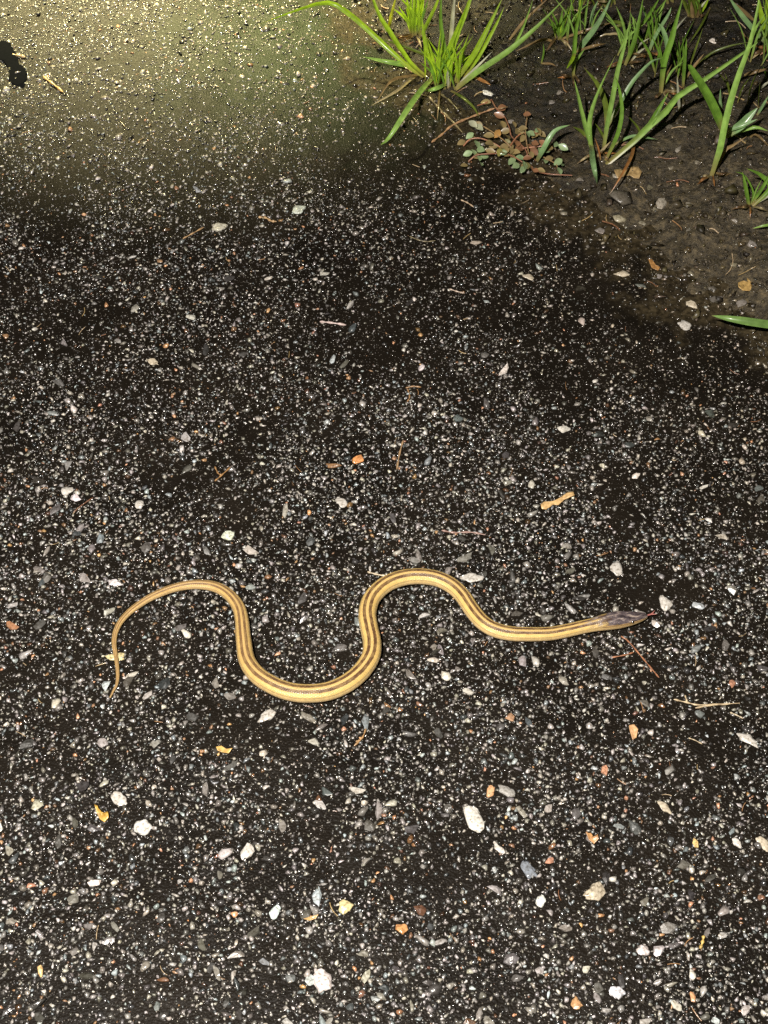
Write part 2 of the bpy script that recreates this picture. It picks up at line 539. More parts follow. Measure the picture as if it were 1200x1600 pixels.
# ------------------------------------------------------------------ stones
def hull(npts, seed, flat=0.62, rough=0.12):
    r = np.random.default_rng(seed)
    bm = bmesh.new()
    for k in range(npts):
        p = r.normal(size=3)
        p /= np.linalg.norm(p)
        p *= 1 + r.normal() * rough
        bm.verts.new((p[0] * (1 + 0.25 * r.random()), p[1], p[2] * flat))
    res = bmesh.ops.convex_hull(bm, input=bm.verts)
    bmesh.ops.delete(bm, geom=[g for g in res['geom_interior'] if isinstance(g, bmesh.types.BMVert)], context='VERTS')
    bmesh.ops.triangulate(bm, faces=bm.faces)
    bm.verts.index_update()
    v = np.array([vv.co[:] for vv in bm.verts])
    f = np.array([[x.index for x in ff.verts] for ff in bm.faces])
    bm.free()
    v /= np.quantile(np.hypot(v[:, 0], v[:, 1]), 0.72)
    return v, f


SHAPES = [hull(12, 100 + k, 0.62 + 0.03 * (k % 5), 0.22) for k in range(20)]
TINY = [hull(8, 700 + k, 0.7, 0.2) for k in range(12)]
PEBSHAPES = [hull(30, 500 + k, 0.6, 0.13) for k in range(16)]
BIGSHAPES = [hull(17, 300 + k, 0.6, 0.20) for k in range(16)]
STONE_MESH = [raw_mesh('stone_shape', v, f, k % 4 == 0) for k, (v, f) in enumerate(BIGSHAPES)]
for me in STONE_MESH:
    me.materials.append(M_STONE)


def stone_colors(n, bright=1.0):
    k = rng.random(n)
    val = np.where(k < 0.30, rng.uniform(0.025, 0.085, n), np.where(k < 0.68, rng.uniform(0.085, 0.22, n),
          np.where(k < 0.94, rng.uniform(0.22, 0.40, n), rng.uniform(0.42, 0.60, n)))) * bright
    tint = np.stack([np.ones(n), rng.uniform(0.90, 0.985, n), rng.uniform(0.76, 0.95, n)], -1)
    cool = rng.random(n) < 0.16
    tint[cool] = np.stack([rng.uniform(0.82, 0.92, cool.sum()), rng.uniform(0.94, 1.0, cool.sum()), rng.uniform(0.92, 1.04, cool.sum())], -1)
    rust = rng.random(n) < 0.05
    tint[rust] = np.stack([np.full(rust.sum(), 1.25), rng.uniform(0.62, 0.78, rust.sum()), rng.uniform(0.30, 0.46, rust.sum())], -1)
    return np.clip(val[:, None] * tint, 0.01, 0.85), rust


def scatter_grains(name, parent, x, y, z, rad, cols, mat, flat=(0.55, 0.95), shapes=None):
    shapes = shapes or SHAPES
    n = len(x)
    V, F, C = [], [], []
    off = 0
    which = rng.integers(0, len(shapes), n)
    glint = (rng.random(n) < 0.16).astype(float)
    for k, (sv, sf) in enumerate(shapes):
        ids = np.where(which == k)[0]
        if not len(ids):
            continue
        m = len(ids)
        th = rng.uniform(0, 2 * np.pi, m)
        el = rng.uniform(0.62, 1.0, m)
        fl = rng.uniform(flat[0], flat[1], m)
        tx, ty = rng.normal(0, 0.28, m), rng.normal(0, 0.28, m)
        p = np.repeat(sv[None], m, 0) * rad[ids, None, None]
        p[..., 1] *= el[:, None]
        p[..., 2] *= fl[:, None]
        p[..., 2] += p[..., 0] * tx[:, None] + p[..., 1] * ty[:, None]
        c, s = np.cos(th)[:, None], np.sin(th)[:, None]
        px, py = p[..., 0] * c - p[..., 1] * s, p[..., 0] * s + p[..., 1] * c
        p = np.stack([px + x[ids, None], py + y[ids, None], p[..., 2] + z[ids, None]], -1)
        V.append(p.reshape(-1, 3))
        F.append((sf[None] + (off + np.arange(m) * len(sv))[:, None, None]).reshape(-1, 3))
        C.append(np.repeat(np.concatenate([cols[ids], glint[ids, None]], 1), len(sv), 0))
        off += m * len(sv)
    me = raw_mesh(name, np.vstack(V), np.vstack(F), True, np.vstack(C))
    o = link(name, me, mat, parent)
    return kind(o, 'stuff')


# loose pebbles seen singly in the photograph: (u, v, long px, short px, turn deg, colour, label)
W, CW, GR, BL, OR, YE = (0.50, 0.475, 0.435), (0.48, 0.42, 0.32), (0.34, 0.33, 0.31), (0.42, 0.45, 0.47), (0.50, 0.25, 0.10), (0.58, 0.50, 0.27)
PEBBLES = [
    (740, 1280, 50, 30, -48, (0.60, 0.58, 0.53), 'largest white quartz pebble on the asphalt, wedge shaped and smooth'),
    (929, 1395, 40, 27, 30, CW, 'cream jagged pebble with notched edges, larger than its neighbours'),
    (225, 1293, 33, 25, 5, (0.58, 0.57, 0.54), 'round white pebble beside a curled amber leaf scrap'),
    (964, 1551, 27, 22, -15, (0.62, 0.62, 0.66), 'bluish white smooth pebble beside a rust brown stone'),
    (963, 888, 27, 20, 80, W, 'upright blocky white pebble beyond the snake’s neck'),
    (355, 838, 27, 17, 12, (0.58, 0.62, 0.50), 'pale mint green pebble beyond the snake’s rear bend'),
    (467, 328, 20, 18, 40, (0.48, 0.52, 0.46), 'greenish grey pebble on dark asphalt away from the soil'),
    (1170, 1156, 40, 18, -38, W, 'long white pebble lying below a forked pale straw'),
    (738, 903, 42, 20, 4, W, 'flat whitish pebble touching the outside of the snake’s arch'),
    (181, 1027, 36, 15, 8, YE, 'pale yellow pebble lying under the snake’s thin tail'),
    (540, 1416, 27, 22, 20, YE, 'dull yellow round pebble on open asphalt'),
    (386, 1332, 27, 20, 70, W, 'white egg-shaped pebble between the amber leaf scrap and dull yellow pebble'),
    (503, 1530, 42, 28, -70, (0.60, 0.54, 0.52), 'pinkish white lumpy pebble, the biggest below the dull yellow one'),
    (826, 1360, 34, 18, -55, (0.20, 0.22, 0.25), 'slate grey triangular stone chip'),
    (845, 1408, 20, 15, 80, (0.60, 0.62, 0.58), 'small pale square pebble near a slate grey chip'),
    (1038, 943, 26, 20, -50, W, 'white knobbly pebble just ahead of the snake’s tongue'),
    (1091, 947, 20, 15, 10, BL, 'pale bluish pebble ahead of the snake beside a white one'),
    (779, 1325, 26, 11, -50, W, 'narrow white pebble below the largest white quartz pebble'),
    (239, 566, 22, 13, -25, CW, 'cream oval pebble alone among small grey grains'),
    (105, 767, 20, 17, 30, W, 'whitish round pebble touching a lilac white pebble'),
    (119, 779, 19, 13, -15, (0.66, 0.60, 0.64), 'lilac white pebble touching a whitish round pebble'),
    (217, 789, 18, 16, 5, W, 'light grey cube-like pebble near the thin reddish straw'),
    (533, 784, 25, 15, -50, W, 'white bean shaped pebble near the bright orange chip'),
    (971, 428, 27, 13, -5, CW, 'cream crescent pebble on asphalt near the soil edge'),
    (825, 433, 21, 12, -15, CW, 'cream almond shaped pebble on asphalt, well off the soil edge'),
    (1069, 508, 21, 18, -50, W, 'off-white angular pebble near the tip of a fallen green blade'),
    (1081, 477, 20, 13, -30, CW, 'cream half-buried pebble right at the soil edge'),
    (628, 1452, 21, 17, 0, OR, 'rusty orange pebble near the dull yellow round pebble'),
    (559, 719, 19, 13, 25, (0.60, 0.27, 0.10), 'bright orange angular stone chip beyond the snake’s arch'),
    (899, 1568, 22, 15, -60, (0.42, 0.24, 0.11), 'rust brown oval stone near a bluish white pebble'),
    (187, 1249, 31, 20, -20, W, 'white shard just beyond the curled amber leaf scrap'),
    (417, 1121, 30, 20, 55, W, 'white rough pebble just outside the snake’s lowest bend'),
    (791, 1237, 30, 21, -5, GR, 'grey rough flat stone beside an orange chip'),
    (766, 1237, 20, 13, 60, (0.58, 0.33, 0.17), 'orange forked stone chip beside a grey flat stone'),
    (1039, 1262, 30, 13, -40, CW, 'long cream pebble between a grey flat stone and slim whitish pebble'),
    (1196, 1321, 34, 17, -45, CW, 'creamy long pebble beside a slim whitish one'),
    (1152, 1318, 21, 11, -50, W, 'slim whitish pebble beside a creamy long one'),
    (1005, 1485, 25, 16, -8, (0.56, 0.51, 0.50), 'pinkish grey blocky stone with a flat top'),
    (343, 355, 24, 17, 30, (0.50, 0.48, 0.40), 'pale double-lobed pebble near a tan straw'),
    (761, 146, 19, 13, -30, (0.82, 0.80, 0.72), 'bright white pebble on soil at the creeping weed'),
    (1115, 65, 15, 12, 0, (0.85, 0.78, 0.70), 'round white pebble on dark soil between thin stems'),
    (570, 21, 0, 0, 0, W, ''),
]
PEBBLES = [p for p in PEBBLES if p[6]]

# occupancy raster so that stones do not pile into each other
CELL = 0.001
occ = np.zeros((int((X1 - X0) / CELL) + 2, int((Y1 - Y0) / CELL) + 2), bool)


def mark(x, y, r):
    i0, i1 = int((x - r - X0) / CELL), int((x + r - X0) / CELL) + 1
    j0, j1 = int((y - r - Y0) / CELL), int((y + r - Y0) / CELL) + 1
    occ[max(i0, 0):max(i1, 0), max(j0, 0):max(j1, 0)] = True


def free(x, y, r):
    i, j = int((x - X0) / CELL), int((y - Y0) / CELL)
    k = int(r * 0.35 / CELL)
    return not occ[max(i - k, 0):i + k + 1, max(j - k, 0):j + k + 1].any()


def pebble_mesh(seed, sx, sy, sz):
    v, f = PEBSHAPES[seed % len(PEBSHAPES)]
    bm = bmesh.new()
    vs = [bm.verts.new((a * sx, b * sy, c * sz)) for a, b, c in v]
    for t in f:
        bm.faces.new([vs[i] for i in t])
    bmesh.ops.subdivide_edges(bm, edges=bm.edges, cuts=2, use_grid_fill=True)
    for _ in range(seed % 2):
        bmesh.ops.smooth_vert(bm, verts=bm.verts, factor=0.5, use_axis_x=True, use_axis_y=True, use_axis_z=True)
    mx, my = max(abs(vv.co.x) for vv in bm.verts), max(abs(vv.co.y) for vv in bm.verts)
    for vv in bm.verts:
        vv.co.x *= sx / mx
        vv.co.y *= sy / my
        q = Vector((vv.co.x / sx, vv.co.y / sy, vv.co.z / sz)) + Vector((seed * 3.1, 0, 0))
        d = 0.34 * mnoise.noise(q * 1.4) + 0.16 * mnoise.noise(q * 3.4) + 0.06 * mnoise.noise(q * 8.0)
        vv.co.x *= 1 + d
        vv.co.y *= 1 + d
        vv.co.z += sz * 0.25 * mnoise.noise(q * 2.2)
    for ax, size in ((0, sx), (1, sy)):
        lo, hi = min(vv.co[ax] for vv in bm.verts), max(vv.co[ax] for vv in bm.verts)
        for vv in bm.verts:
            vv.co[ax] = (vv.co[ax] - (lo + hi) / 2) * 1.95 * size / (hi - lo)
    me = bpy.data.meshes.new('pebble')
    bm.to_mesh(me)
    bm.free()
    for p in me.polygons:
        p.use_smooth = True
    me.materials.append(M_STONE)
    return me


for k, (u, v, lg, sh, turn, colr, label) in enumerate(PEBBLES):
    p = on_ground(u, v)
    s = px_m(u, v) * 0.5
    # pixel heights on the ground are foreshortened
    t = R(turn)
    fs = 1.0 / max(0.5, abs(ray(u, v).normalized().z))
    ax = Vector((math.cos(t), math.sin(t) * fs))
    o = link('pebble', pebble_mesh(k * 5 + 3, lg * s * ax.length, sh * s * 1.12, sh * s * 0.62))
    o.location = (p.x, p.y, p.z + sh * s * 0.14)
    o.rotation_euler = (rnd.uniform(-.12, .12), rnd.uniform(-.12, .12), math.atan2(ax.y, ax.x))
    o.color = (*colr, 1)
    tag(o, label, 'pebble', 'loose pebbles')
    mark(p.x, p.y, sh * s)

# the aggregate of the road: many sizes, the largest 290 as parts, the others as one mass
N = 400000
gx, gy = rng.uniform(X0, X1, N), rng.uniform(Y0, Y1, N)
gy = np.where(np.arange(N) < 56000, 0.22 + 0.85 * rng.random(N) ** 1.2, gy)   # the near stretch is worn down to the stone
worn = np.arange(N) < 56000
wid = 0.60 + 0.13 * gy                                  # half width of the stretch worth detailing
ok = (np.abs(gx) < wid) & (gy > 0.22) & (gy < 2.12) & (soil_dist(gx, gy) < rng.uniform(0.0, 0.05, N))
gx, gy, worn = gx[ok], gy[ok], worn[ok]
gr = np.exp(rng.normal(math.log(0.00128), 0.46, len(gx)))
big = rng.random(len(gx)) < 0.0085
mid = rng.random(len(gx)) < np.where(worn, 0.60, 0.105)
gr = np.where(mid, np.exp(rng.normal(math.log(0.00205), 0.30, len(gx))), gr * 0.98)
gr = np.where(big, rng.uniform(0.0034, 0.0062, len(gx)), np.clip(gr, 0.00058, 0.0040))
dens = vnoise(gx, gy, 0.05, 21) + 0.6 * vnoise(gx, gy, 0.14, 22)
ok = rng.random(len(gx)) < np.clip(0.85 + 1.3 * dens, 0.25, 1.0) * np.clip(0.30 - soil_dist(gx, gy) / 0.42, 0.30, 1.0)
gx, gy, gr = gx[ok], gy[ok], gr[ok]
order = np.argsort(-gr)
gx, gy, gr = gx[order], gy[order], gr[order]
keep = np.zeros(len(gx), bool)
for i in range(len(gx)):
    if free(gx[i], gy[i], gr[i]):
        keep[i] = True
        if gr[i] > 0.0007:
            mark(gx[i], gy[i], gr[i] * 0.52)
gx, gy, gr = gx[keep], gy[keep], gr[keep]
cols, rust = stone_colors(len(gx))
silt = np.clip(1.0 + soil_dist(gx, gy) / 0.30, 0, 1)[:, None] * rng.uniform(0.2, 0.9, (len(gx), 1))   # mud tint near the verge, far lamp's dimming put into the grain colour
cols = cols * (1 - silt) + cols * np.array([0.74, 0.60, 0.42]) * silt
gz = road_z(gx, gy)
depth = (gy * CP + (CAM_H) * SP)
vis = (np.abs(gx) < 0.275 * depth) & (gy > 0.37) & (gy < 1.86) & (soil_dist(gx, gy) < -0.01)
cand = np.where(vis)[0]
cand = cand[np.argsort(-(gr[cand] / depth[cand]))][:290]
single = np.zeros(len(gx), bool)
single[cand] = True
for i in cand:
    me = STONE_MESH[int(rng.integers(0, len(STONE_MESH)))]
    o = link('stone', me, parent=road)
    r = gr[i]
    o.location = (gx[i], gy[i], gz[i] + 0.08 * r)
    o.scale = (r * rng.uniform(1.0, 1.35), r * rng.uniform(0.62, 0.95), r * rng.uniform(0.5, 0.85))
    o.rotation_euler = (rng.normal(0, 0.2), rng.normal(0, 0.2), rng.uniform(0, 6.28))
    o.color = (*np.clip(cols[i] * 1.25, 0, 0.75), 1)
m = ~single
mb, mt = m & (gr > 0.00155), m & (gr <= 0.00155)
scatter_grains('aggregate', road, gx[mb], gy[mb], gz[mb] + 0.05 * gr[mb], gr[mb], cols[mb], M_GRAIN)
scatter_grains('fine_aggregate', road, gx[mt], gy[mt], gz[mt] + 0.15 * gr[mt], gr[mt], cols[mt], M_GRAIN, (0.6, 1.0), TINY)

# grit on the soil
N = 9000
sx, sy = rng.uniform(-0.3, 1.0, N), rng.uniform(1.0, 2.4, N)
d = soil_dist(sx, sy)
ok = (d > -0.01) & (rng.random(N) < np.clip(1.0 - d * 1.8, 0.25, 1))
sx, sy = sx[ok], sy[ok]
# crumbs of earth
cx_, cy_ = rng.uniform(-0.3, 1.0, 42000), rng.uniform(1.0, 2.35, 42000)
okc = (soil_dist(cx_, cy_) > rng.normal(0.0, 0.032, 42000)) & (np.abs(cx_) < 0.35 + 0.22 * cy_)
okc &= rng.random(42000) < np.clip(0.55 + 1.6 * vnoise(cx_, cy_, 0.06, 31) + vnoise(cx_, cy_, 0.02, 32), 0.04, 1)
cx_, cy_ = cx_[okc], cy_[okc]
cr_ = np.clip(np.exp(rng.normal(math.log(0.0017), 0.60, len(cx_))), 0.0007, 0.009)
ce_ = (rng.uniform(0.006, 0.055, len(cx_)) * np.where(np.hypot(cx_ - at(1150, 375).x, cy_ - at(1150, 375).y) < 0.30, 1.9, 1.0))[:, None] * np.stack([np.ones(len(cx_)), rng.uniform(0.72, 0.86, len(cx_)), rng.uniform(0.32, 0.55, len(cx_))], -1)
scatter_grains('earth_crumbs', soil, cx_, cy_, np.maximum(soil_z(cx_, cy_), road_z(cx_, cy_)) + 0.30 * cr_, cr_, ce_, mat_grain('earth_crumb', True, 0.06), (0.6, 1.0), TINY)
sr = np.clip(np.exp(rng.normal(math.log(0.0013), 0.5, len(sx))), 0.0006, 0.006)
sc, _ = stone_colors(len(sx), 0.7)
sc = sc * np.array([1.0, 0.88, 0.66])
sz = np.maximum(soil_z(sx, sy), road_z(sx, sy))
scatter_grains('grit', soil, sx, sy, sz + 0.05 * sr, sr, sc, M_GRAIN)
SOIL_STONES = [(968, 342, 22, 13), (940, 362, 16, 10), (1033, 318, 14, 18), (1025, 328, 12, 9), (972, 310, 38, 24), (1015, 293, 10, 9),
               (1077, 320, 12, 9), (1175, 382, 14, 12), (1147, 413, 13, 8), (1115, 452, 14, 9), (1122, 468, 22, 13), (1158, 474, 20, 10),
               (1080, 427, 12, 8), (1076, 362, 9, 8), (1031, 432, 11, 8), (905, 280, 14, 8), (846, 235, 12, 8), (880, 235, 10, 9),
               (1060, 235, 11, 9), (1045, 197, 24, 10), (930, 122, 12, 7), (875, 145, 11, 8), (1090, 255, 9, 8), (1122, 300, 10, 8),
               (1048, 262, 9, 7), (1150, 345, 11, 8), (1005, 350, 11, 8), (862, 160, 10, 7), (962, 275, 12, 8), (800, 190, 12, 8)]
for k, (u, v, lg, sh) in enumerate(SOIL_STONES):
    p = on_ground(u, v)
    s = px_m(u, v) * 0.5
    o = link('stone', STONE_MESH[k % len(STONE_MESH)], parent=soil)
    o.location = (p.x, p.y, p.z + 0.1 * sh * s)
    o.scale = (lg * s * 1.05, sh * s * 1.35, sh * s * 0.8)
    o.rotation_euler = (0.1, 0.1, rnd.uniform(-0.5, 0.5))
    g = rnd.uniform(0.10, 0.30)
    o.color = (g, g * 0.9, g * rnd.uniform(0.6, 0.85), 1)
    if k == 4:
        o.color = (0.10, 0.088, 0.068, 1)


# ------------------------------------------------------------------ the snake
SN = [(172, 1091, 1.2), (177, 1081, 1.8), (183, 1068, 2.4), (184, 1049, 2.9), (181, 1024, 3.3), (178.5, 1006, 3.8), (181, 988, 4.3),
      (191, 969, 4.9), (211, 950, 5.5), (240, 932, 6.2), (274, 919, 7.0), (307, 914, 7.8), (337, 918, 8.6), (359, 931, 9.4),
      (373, 950, 10.2), (378, 970, 10.9), (380.5, 998, 12.0), (386, 1032, 13.2), (403, 1056, 14.2), (430, 1073, 14.6), (457, 1082, 14.8),
      (486, 1084, 15.0), (515, 1080, 15.0), (542, 1068, 15.0), (564, 1050, 14.8), (579, 1027, 14.6), (581.5, 1005, 14.4), (577, 982, 14.2),
      (574, 959, 14.0), (581, 935, 13.8), (601, 915, 13.5), (627, 904, 13.2), (655, 901, 13.0), (683, 905, 12.9), (706, 916, 12.8),
      (723, 932, 12.7), (737, 953, 12.6), (753, 972, 12.5), (772, 984, 12.3), (795, 990, 12.0), (819, 991.5, 11.7), (856, 991, 11.2),
      (883, 986.5, 10.9), (908, 981, 10.8), (926, 977.5, 11.2)]
HEAD = [(938, 975, 12.3, 1.00), (950, 973, 13.6, 0.86), (961, 971.5, 14.0, 0.78), (972, 970.5, 13.2, 0.76), (983, 969.5, 11.6, 0.76),
        (993, 968.5, 9.6, 0.76), (1001, 967.5, 7.4, 0.78), (1006.5, 966.8, 5.2, 0.80), (1009.5, 966.4, 2.6, 0.85)]


def catmull(P, n):
    P = np.asarray(P, float)
    Q = np.vstack([2 * P[0] - P[1], P, 2 * P[-1] - P[-2]])
    out = []
    for i in range(len(P) - 1):
        a, b_, c, d = Q[i], Q[i + 1], Q[i + 2], Q[i + 3]
        for t in np.arange(n) / n:
            out.append(0.5 * ((2 * b_) + (c - a) * t + (2 * a - 5 * b_ + 4 * c - d) * t * t + (3 * b_ - a - 3 * c + d) * t ** 3))
    out.append(P[-1])
    return np.array(out)


def snake_rings():
    pts = []
    for row in [(*p, 0.93) for p in SN] + HEAD:
        u, v, hw, flat = row
        r = hw * px_m(u, v)
        p = at(u, v, r * flat)
        pts.append((p.x, p.y, r, flat))
    return catmull(pts, 7)


RINGS = snake_rings()
seg = np.hypot(np.diff(RINGS[:, 0]), np.diff(RINGS[:, 1]))
SLEN = np.concatenate([[0], np.cumsum(seg)])
SN_LEN = float(SLEN[-1])
NA = 36
nose = RINGS[-1]


def build_snake():
    sv, sf, suv = [], [], []
    ang = np.linspace(-math.pi, math.pi, NA + 1)
    n = len(RINGS)
    lift = np.clip((SLEN - (SN_LEN - 0.075)) / 0.075, 0, 1) ** 1.5 * 0.0045       # head carried just off the road
    for i, (x, y, r, flat) in enumerate(RINGS):
        a, b_ = RINGS[max(i - 1, 0)], RINGS[min(i + 1, n - 1)]
        t = Vector((b_[0] - a[0], b_[1] - a[1], 0)).normalized()
        side = Vector((t.y, -t.x, 0))
        hd = min(max((SLEN[i] - (SN_LEN - 0.05)) / 0.02, 0), 1)
        for th in ang:
            s, c = math.sin(th), math.cos(th)
            # belly flatter than the back; the head boxier
            cc = c if c > 0 else c * 0.86
            k = 1.0 + hd * 0.10 * (abs(math.sin(2 * th)) ** 2)
            p = Vector((x, y, 0)) + side * (s * r * k) + Vector((0, 0, r * flat * (0.92 + cc * k) + lift[i] + 0.0010))
            sv.append(p[:])
            suv.append((th / (2 * math.pi) + 0.5, SLEN[i]))
    m = NA + 1
    for i in range(n - 1):
        for j in range(NA):
            sf.append((i * m + j, i * m + j + 1, (i + 1) * m + j + 1, (i + 1) * m + j))
    me = raw_mesh('body', sv, sf, True, None, suv)
    bm = bmesh.new()
    bm.from_mesh(me)
    for i in (0, n - 1):
        bm.verts.ensure_lookup_table()
        ring = [bm.verts[i * m + j] for j in range(NA)]
        f = bm.faces.new(ring if i == 0 else ring[::-1])
        f.smooth = True
        uvl = bm.loops.layers.uv.active
        for l in f.loops:
            l[uvl].uv = (0.5, SLEN[i])
    bmesh.ops.remove_doubles(bm, verts=bm.verts, dist=1e-7)
    bmesh.ops.recalc_face_normals(bm, faces=bm.faces)
    bm.to_mesh(me)
    bm.free()
    return me, lift


def tube(name, pts, radii, mat, parent, nside=8, color=None):
    pts = [Vector(p) for p in pts]
    v, f = [], []
    for i, p in enumerate(pts):
        t = (pts[min(i + 1, len(pts) - 1)] - pts[max(i - 1, 0)]).normalized()
        s = t.cross(Vector((0, 0, 1)))
        s = s.normalized() if s.length > 1e-4 else Vector((1, 0, 0))
        w = s.cross(t)
        for j in range(nside):
            a = 2 * math.pi * j / nside
            v.append((p + (s * math.cos(a) + w * math.sin(a)) * radii[i])[:])
    n = len(pts)
    for i in range(n - 1):
        for j in range(nside):
            f.append((i * nside + j, i * nside + (j + 1) % nside, (i + 1) * nside + (j + 1) % nside, (i + 1) * nside + j))
    me = raw_mesh(name, v, f, True)
    o = link(name, me, mat, parent)
    if color:
        o.color = (*color, 1)
    return o


M_SNAKE = mat_snake()
snake = link('striped_snake', None)
mid = RINGS[len(RINGS) // 2]
snake.location = (0, 0, 0)
tag(snake, 'slender yellow and brown striped snake winding across the wet asphalt, tongue out', 'snake')
body_me, LIFT = build_snake()
body = link('body', body_me, M_SNAKE, snake)
hx = Vector((RINGS[-1][0] - RINGS[-22][0], RINGS[-1][1] - RINGS[-22][1], 0)).normalized()
hs = Vector((hx.y, -hx.x, 0))
M_EYE = mat_plain('eye_black', (0.012, 0.009, 0.008), 0.08, 1.0)
M_TONGUE = mat_plain('tongue_red', (0.36, 0.13, 0.11), 0.35, 0.4)
ei = len(RINGS) - 29
for s in (-1, 1):
    bm = bmesh.new()
    bmesh.ops.create_icosphere(bm, subdivisions=2, radius=0.0015)
    me = bpy.data.meshes.new('eye')
    bm.to_mesh(me); bm.free()
    for p in me.polygons:
        p.use_smooth = True
    x, y, r, flat = RINGS[ei]
    o = link('eye', me, M_EYE, snake)
    o.location = Vector((x, y, 0)) + hs * (s * r * 0.86) + Vector((0, 0, r * flat * (0.92 + 0.50) + LIFT[ei] + 0.001))
tz = nose[2] * nose[3] * 0.92 + LIFT[-1] + 0.0008
tp = Vector((nose[0], nose[1], tz))
prongs = [tube('tongue', [tp - hx * 0.002, tp + hx * 0.0045 + Vector((0, 0, 0.0002)), tp + hx * 0.0070 + hs * (q * 0.0010) + Vector((0, 0, 0.0006)),
                          tp + hx * 0.0090 + hs * (q * 0.0022) + Vector((0, 0, 0.0013))], [0.0008, 0.0008, 0.00055, 0.0002], M_TONGUE, snake) for q in (-1, 1)]
bm = bmesh.new()                                       # both prongs in one forked tongue
for o in prongs:
    bm.from_mesh(o.data)
bm.to_mesh(prongs[0].data)
bm.free()
bpy.data.objects.remove(prongs[1])


# ------------------------------------------------------------------ grass
GREEN, YGREEN, LGREEN, BGREEN, OLIVE = (0.17, 0.33, 0.045), (0.34, 0.53, 0.032), (0.30, 0.50, 0.115), (0.26, 0.43, 0.20), (0.14, 0.19, 0.028)
TAN, STRAW, BROWN, RUSTY, PALE = (0.30, 0.20, 0.10), (0.50, 0.40, 0.24), (0.16, 0.095, 0.05), (0.40, 0.18, 0.065), (0.52, 0.52, 0.42)


def blade_points(pl, k=0.72, arch=0.0, z0=None):
    """pl: the blade as the photograph shows it, foot first; k: how upright; arch: extra height midway"""
    foot = on_ground(*pl[0])
    L_ = [0.0]
    for a, b_ in zip(pl[:-1], pl[1:]):
        L_.append(L_[-1] + math.hypot(a[0] - b_[0], a[1] - b_[1]))
    tot = L_[-1]
    rise = pl[0][1] - pl[-1][1]
    zt = max(rise, 0) * px_m(*pl[0]) / 0.80 * k
    base = foot.z if z0 is None else z0
    pts = []
    for (u, v), l in zip(pl, L_):
        s = l / tot
        z = base + zt * (s ** 0.92) + arch * 4 * s * (1 - s) + (0.004 * s)
        pts.append(at(u, v, z)[:])
    n = max(2, 14 // (len(pl) - 1))
    c = catmull(pts, n)
    # never below the ground
    for q in c[1:]:
        q[2] = max(q[2], ground_z(q[0], q[1]) + 0.0012)
    return c


def blade(parent, pl, w, color, k=0.72, arch=0.0, mat=None, z0=None, tip=0.0):
    """a grass blade: a channelled tapering strip, w photograph pixels wide"""
    c = blade_points(pl, k, arch, z0)
    n = len(c)
    wm = w * px_m(*pl[0]) * 0.5
    roll = rnd.uniform(-0.5, 0.5)
    v, f, uv = [], [], []
    for i in range(n):
        t = Vector(c[min(i + 1, n - 1)] - c[max(i - 1, 0)]).normalized()
        nrm = Vector((0.35 * math.sin(roll * 3), -0.62, 0.75)).normalized()
        s = t.cross(nrm)
        s = s.normalized() if s.length > 1e-3 else Vector((1, 0, 0))
        q = i / (n - 1)
        s = Matrix.Rotation(roll * (0.3 + q), 3, t) @ s
        up = s.cross(t)
        ww = wm * (0.62 + 0.38 * min(q * 4, 1)) * (1 - max(0, (q - 0.45) / 0.55) ** 1.7 * (1 - tip)) + 0.00012
        p = Vector(c[i])
        for j, off in enumerate((-1, -0.45, 0, 0.45, 1)):
            v.append((p + s * (off * ww) + up * (abs(off) * ww * 0.42))[:])
            uv.append((j / 4, q))
    for i in range(n - 1):
        for j in range(4):
            f.append((i * 5 + j, i * 5 + j + 1, (i + 1) * 5 + j + 1, (i + 1) * 5 + j))
    me = raw_mesh('blade', v, f, True, None, uv)
    o = link('blade', me, mat or M_BLADE, parent)
    j = rnd.uniform(0.88, 1.12)
    o.color = (color[0] * j, color[1] * j, color[2] * j, 1)
    return o


def tuft(label, foot, blades, name='grass_tuft', group='grass tufts on the soil verge'):
    e = link(name, None)
    e.location = (0, 0, 0)
    tag(e, label, 'grass', group)
    for b_ in blades:
        blade(e, *b_[:3], **(b_[3] if len(b_) > 3 else {}))
    if len(blades) > 4:                                # withered leaves round the foot
        fx, fy = foot
        for _ in range(rnd.randint(3, 6)):
            dx, dy = rnd.uniform(-34, 34), rnd.uniform(-6, 20)
            blade(e, [(fx + dx * 0.15, fy + rnd.uniform(-4, 4)), (fx + dx * 0.6, fy + dy * 0.4), (fx + dx, fy + dy)], rnd.uniform(2.5, 4.5),
                  rnd.choice([TAN, BROWN, STRAW, RUSTY, BROWN]), arch=rnd.uniform(0.004, 0.014))
    return e


def D(**k):
    return k


def filler(cx, cy, n, spread, rise, color, w=4):
    out = []
    for _ in range(n):
        x, y = cx + rnd.uniform(-spread, spread) * 0.5, cy + rnd.uniform(-spread, spread) * 0.2
        dx = rnd.uniform(-1, 1) * rise * 0.55
        h = rise * rnd.uniform(0.55, 1.1)
        out.append(([(x, y), (x + dx * 0.35, y - h * 0.55), (x + dx, y - h)], w * rnd.uniform(0.6, 1.1), color, D(k=0.8)))
    return out


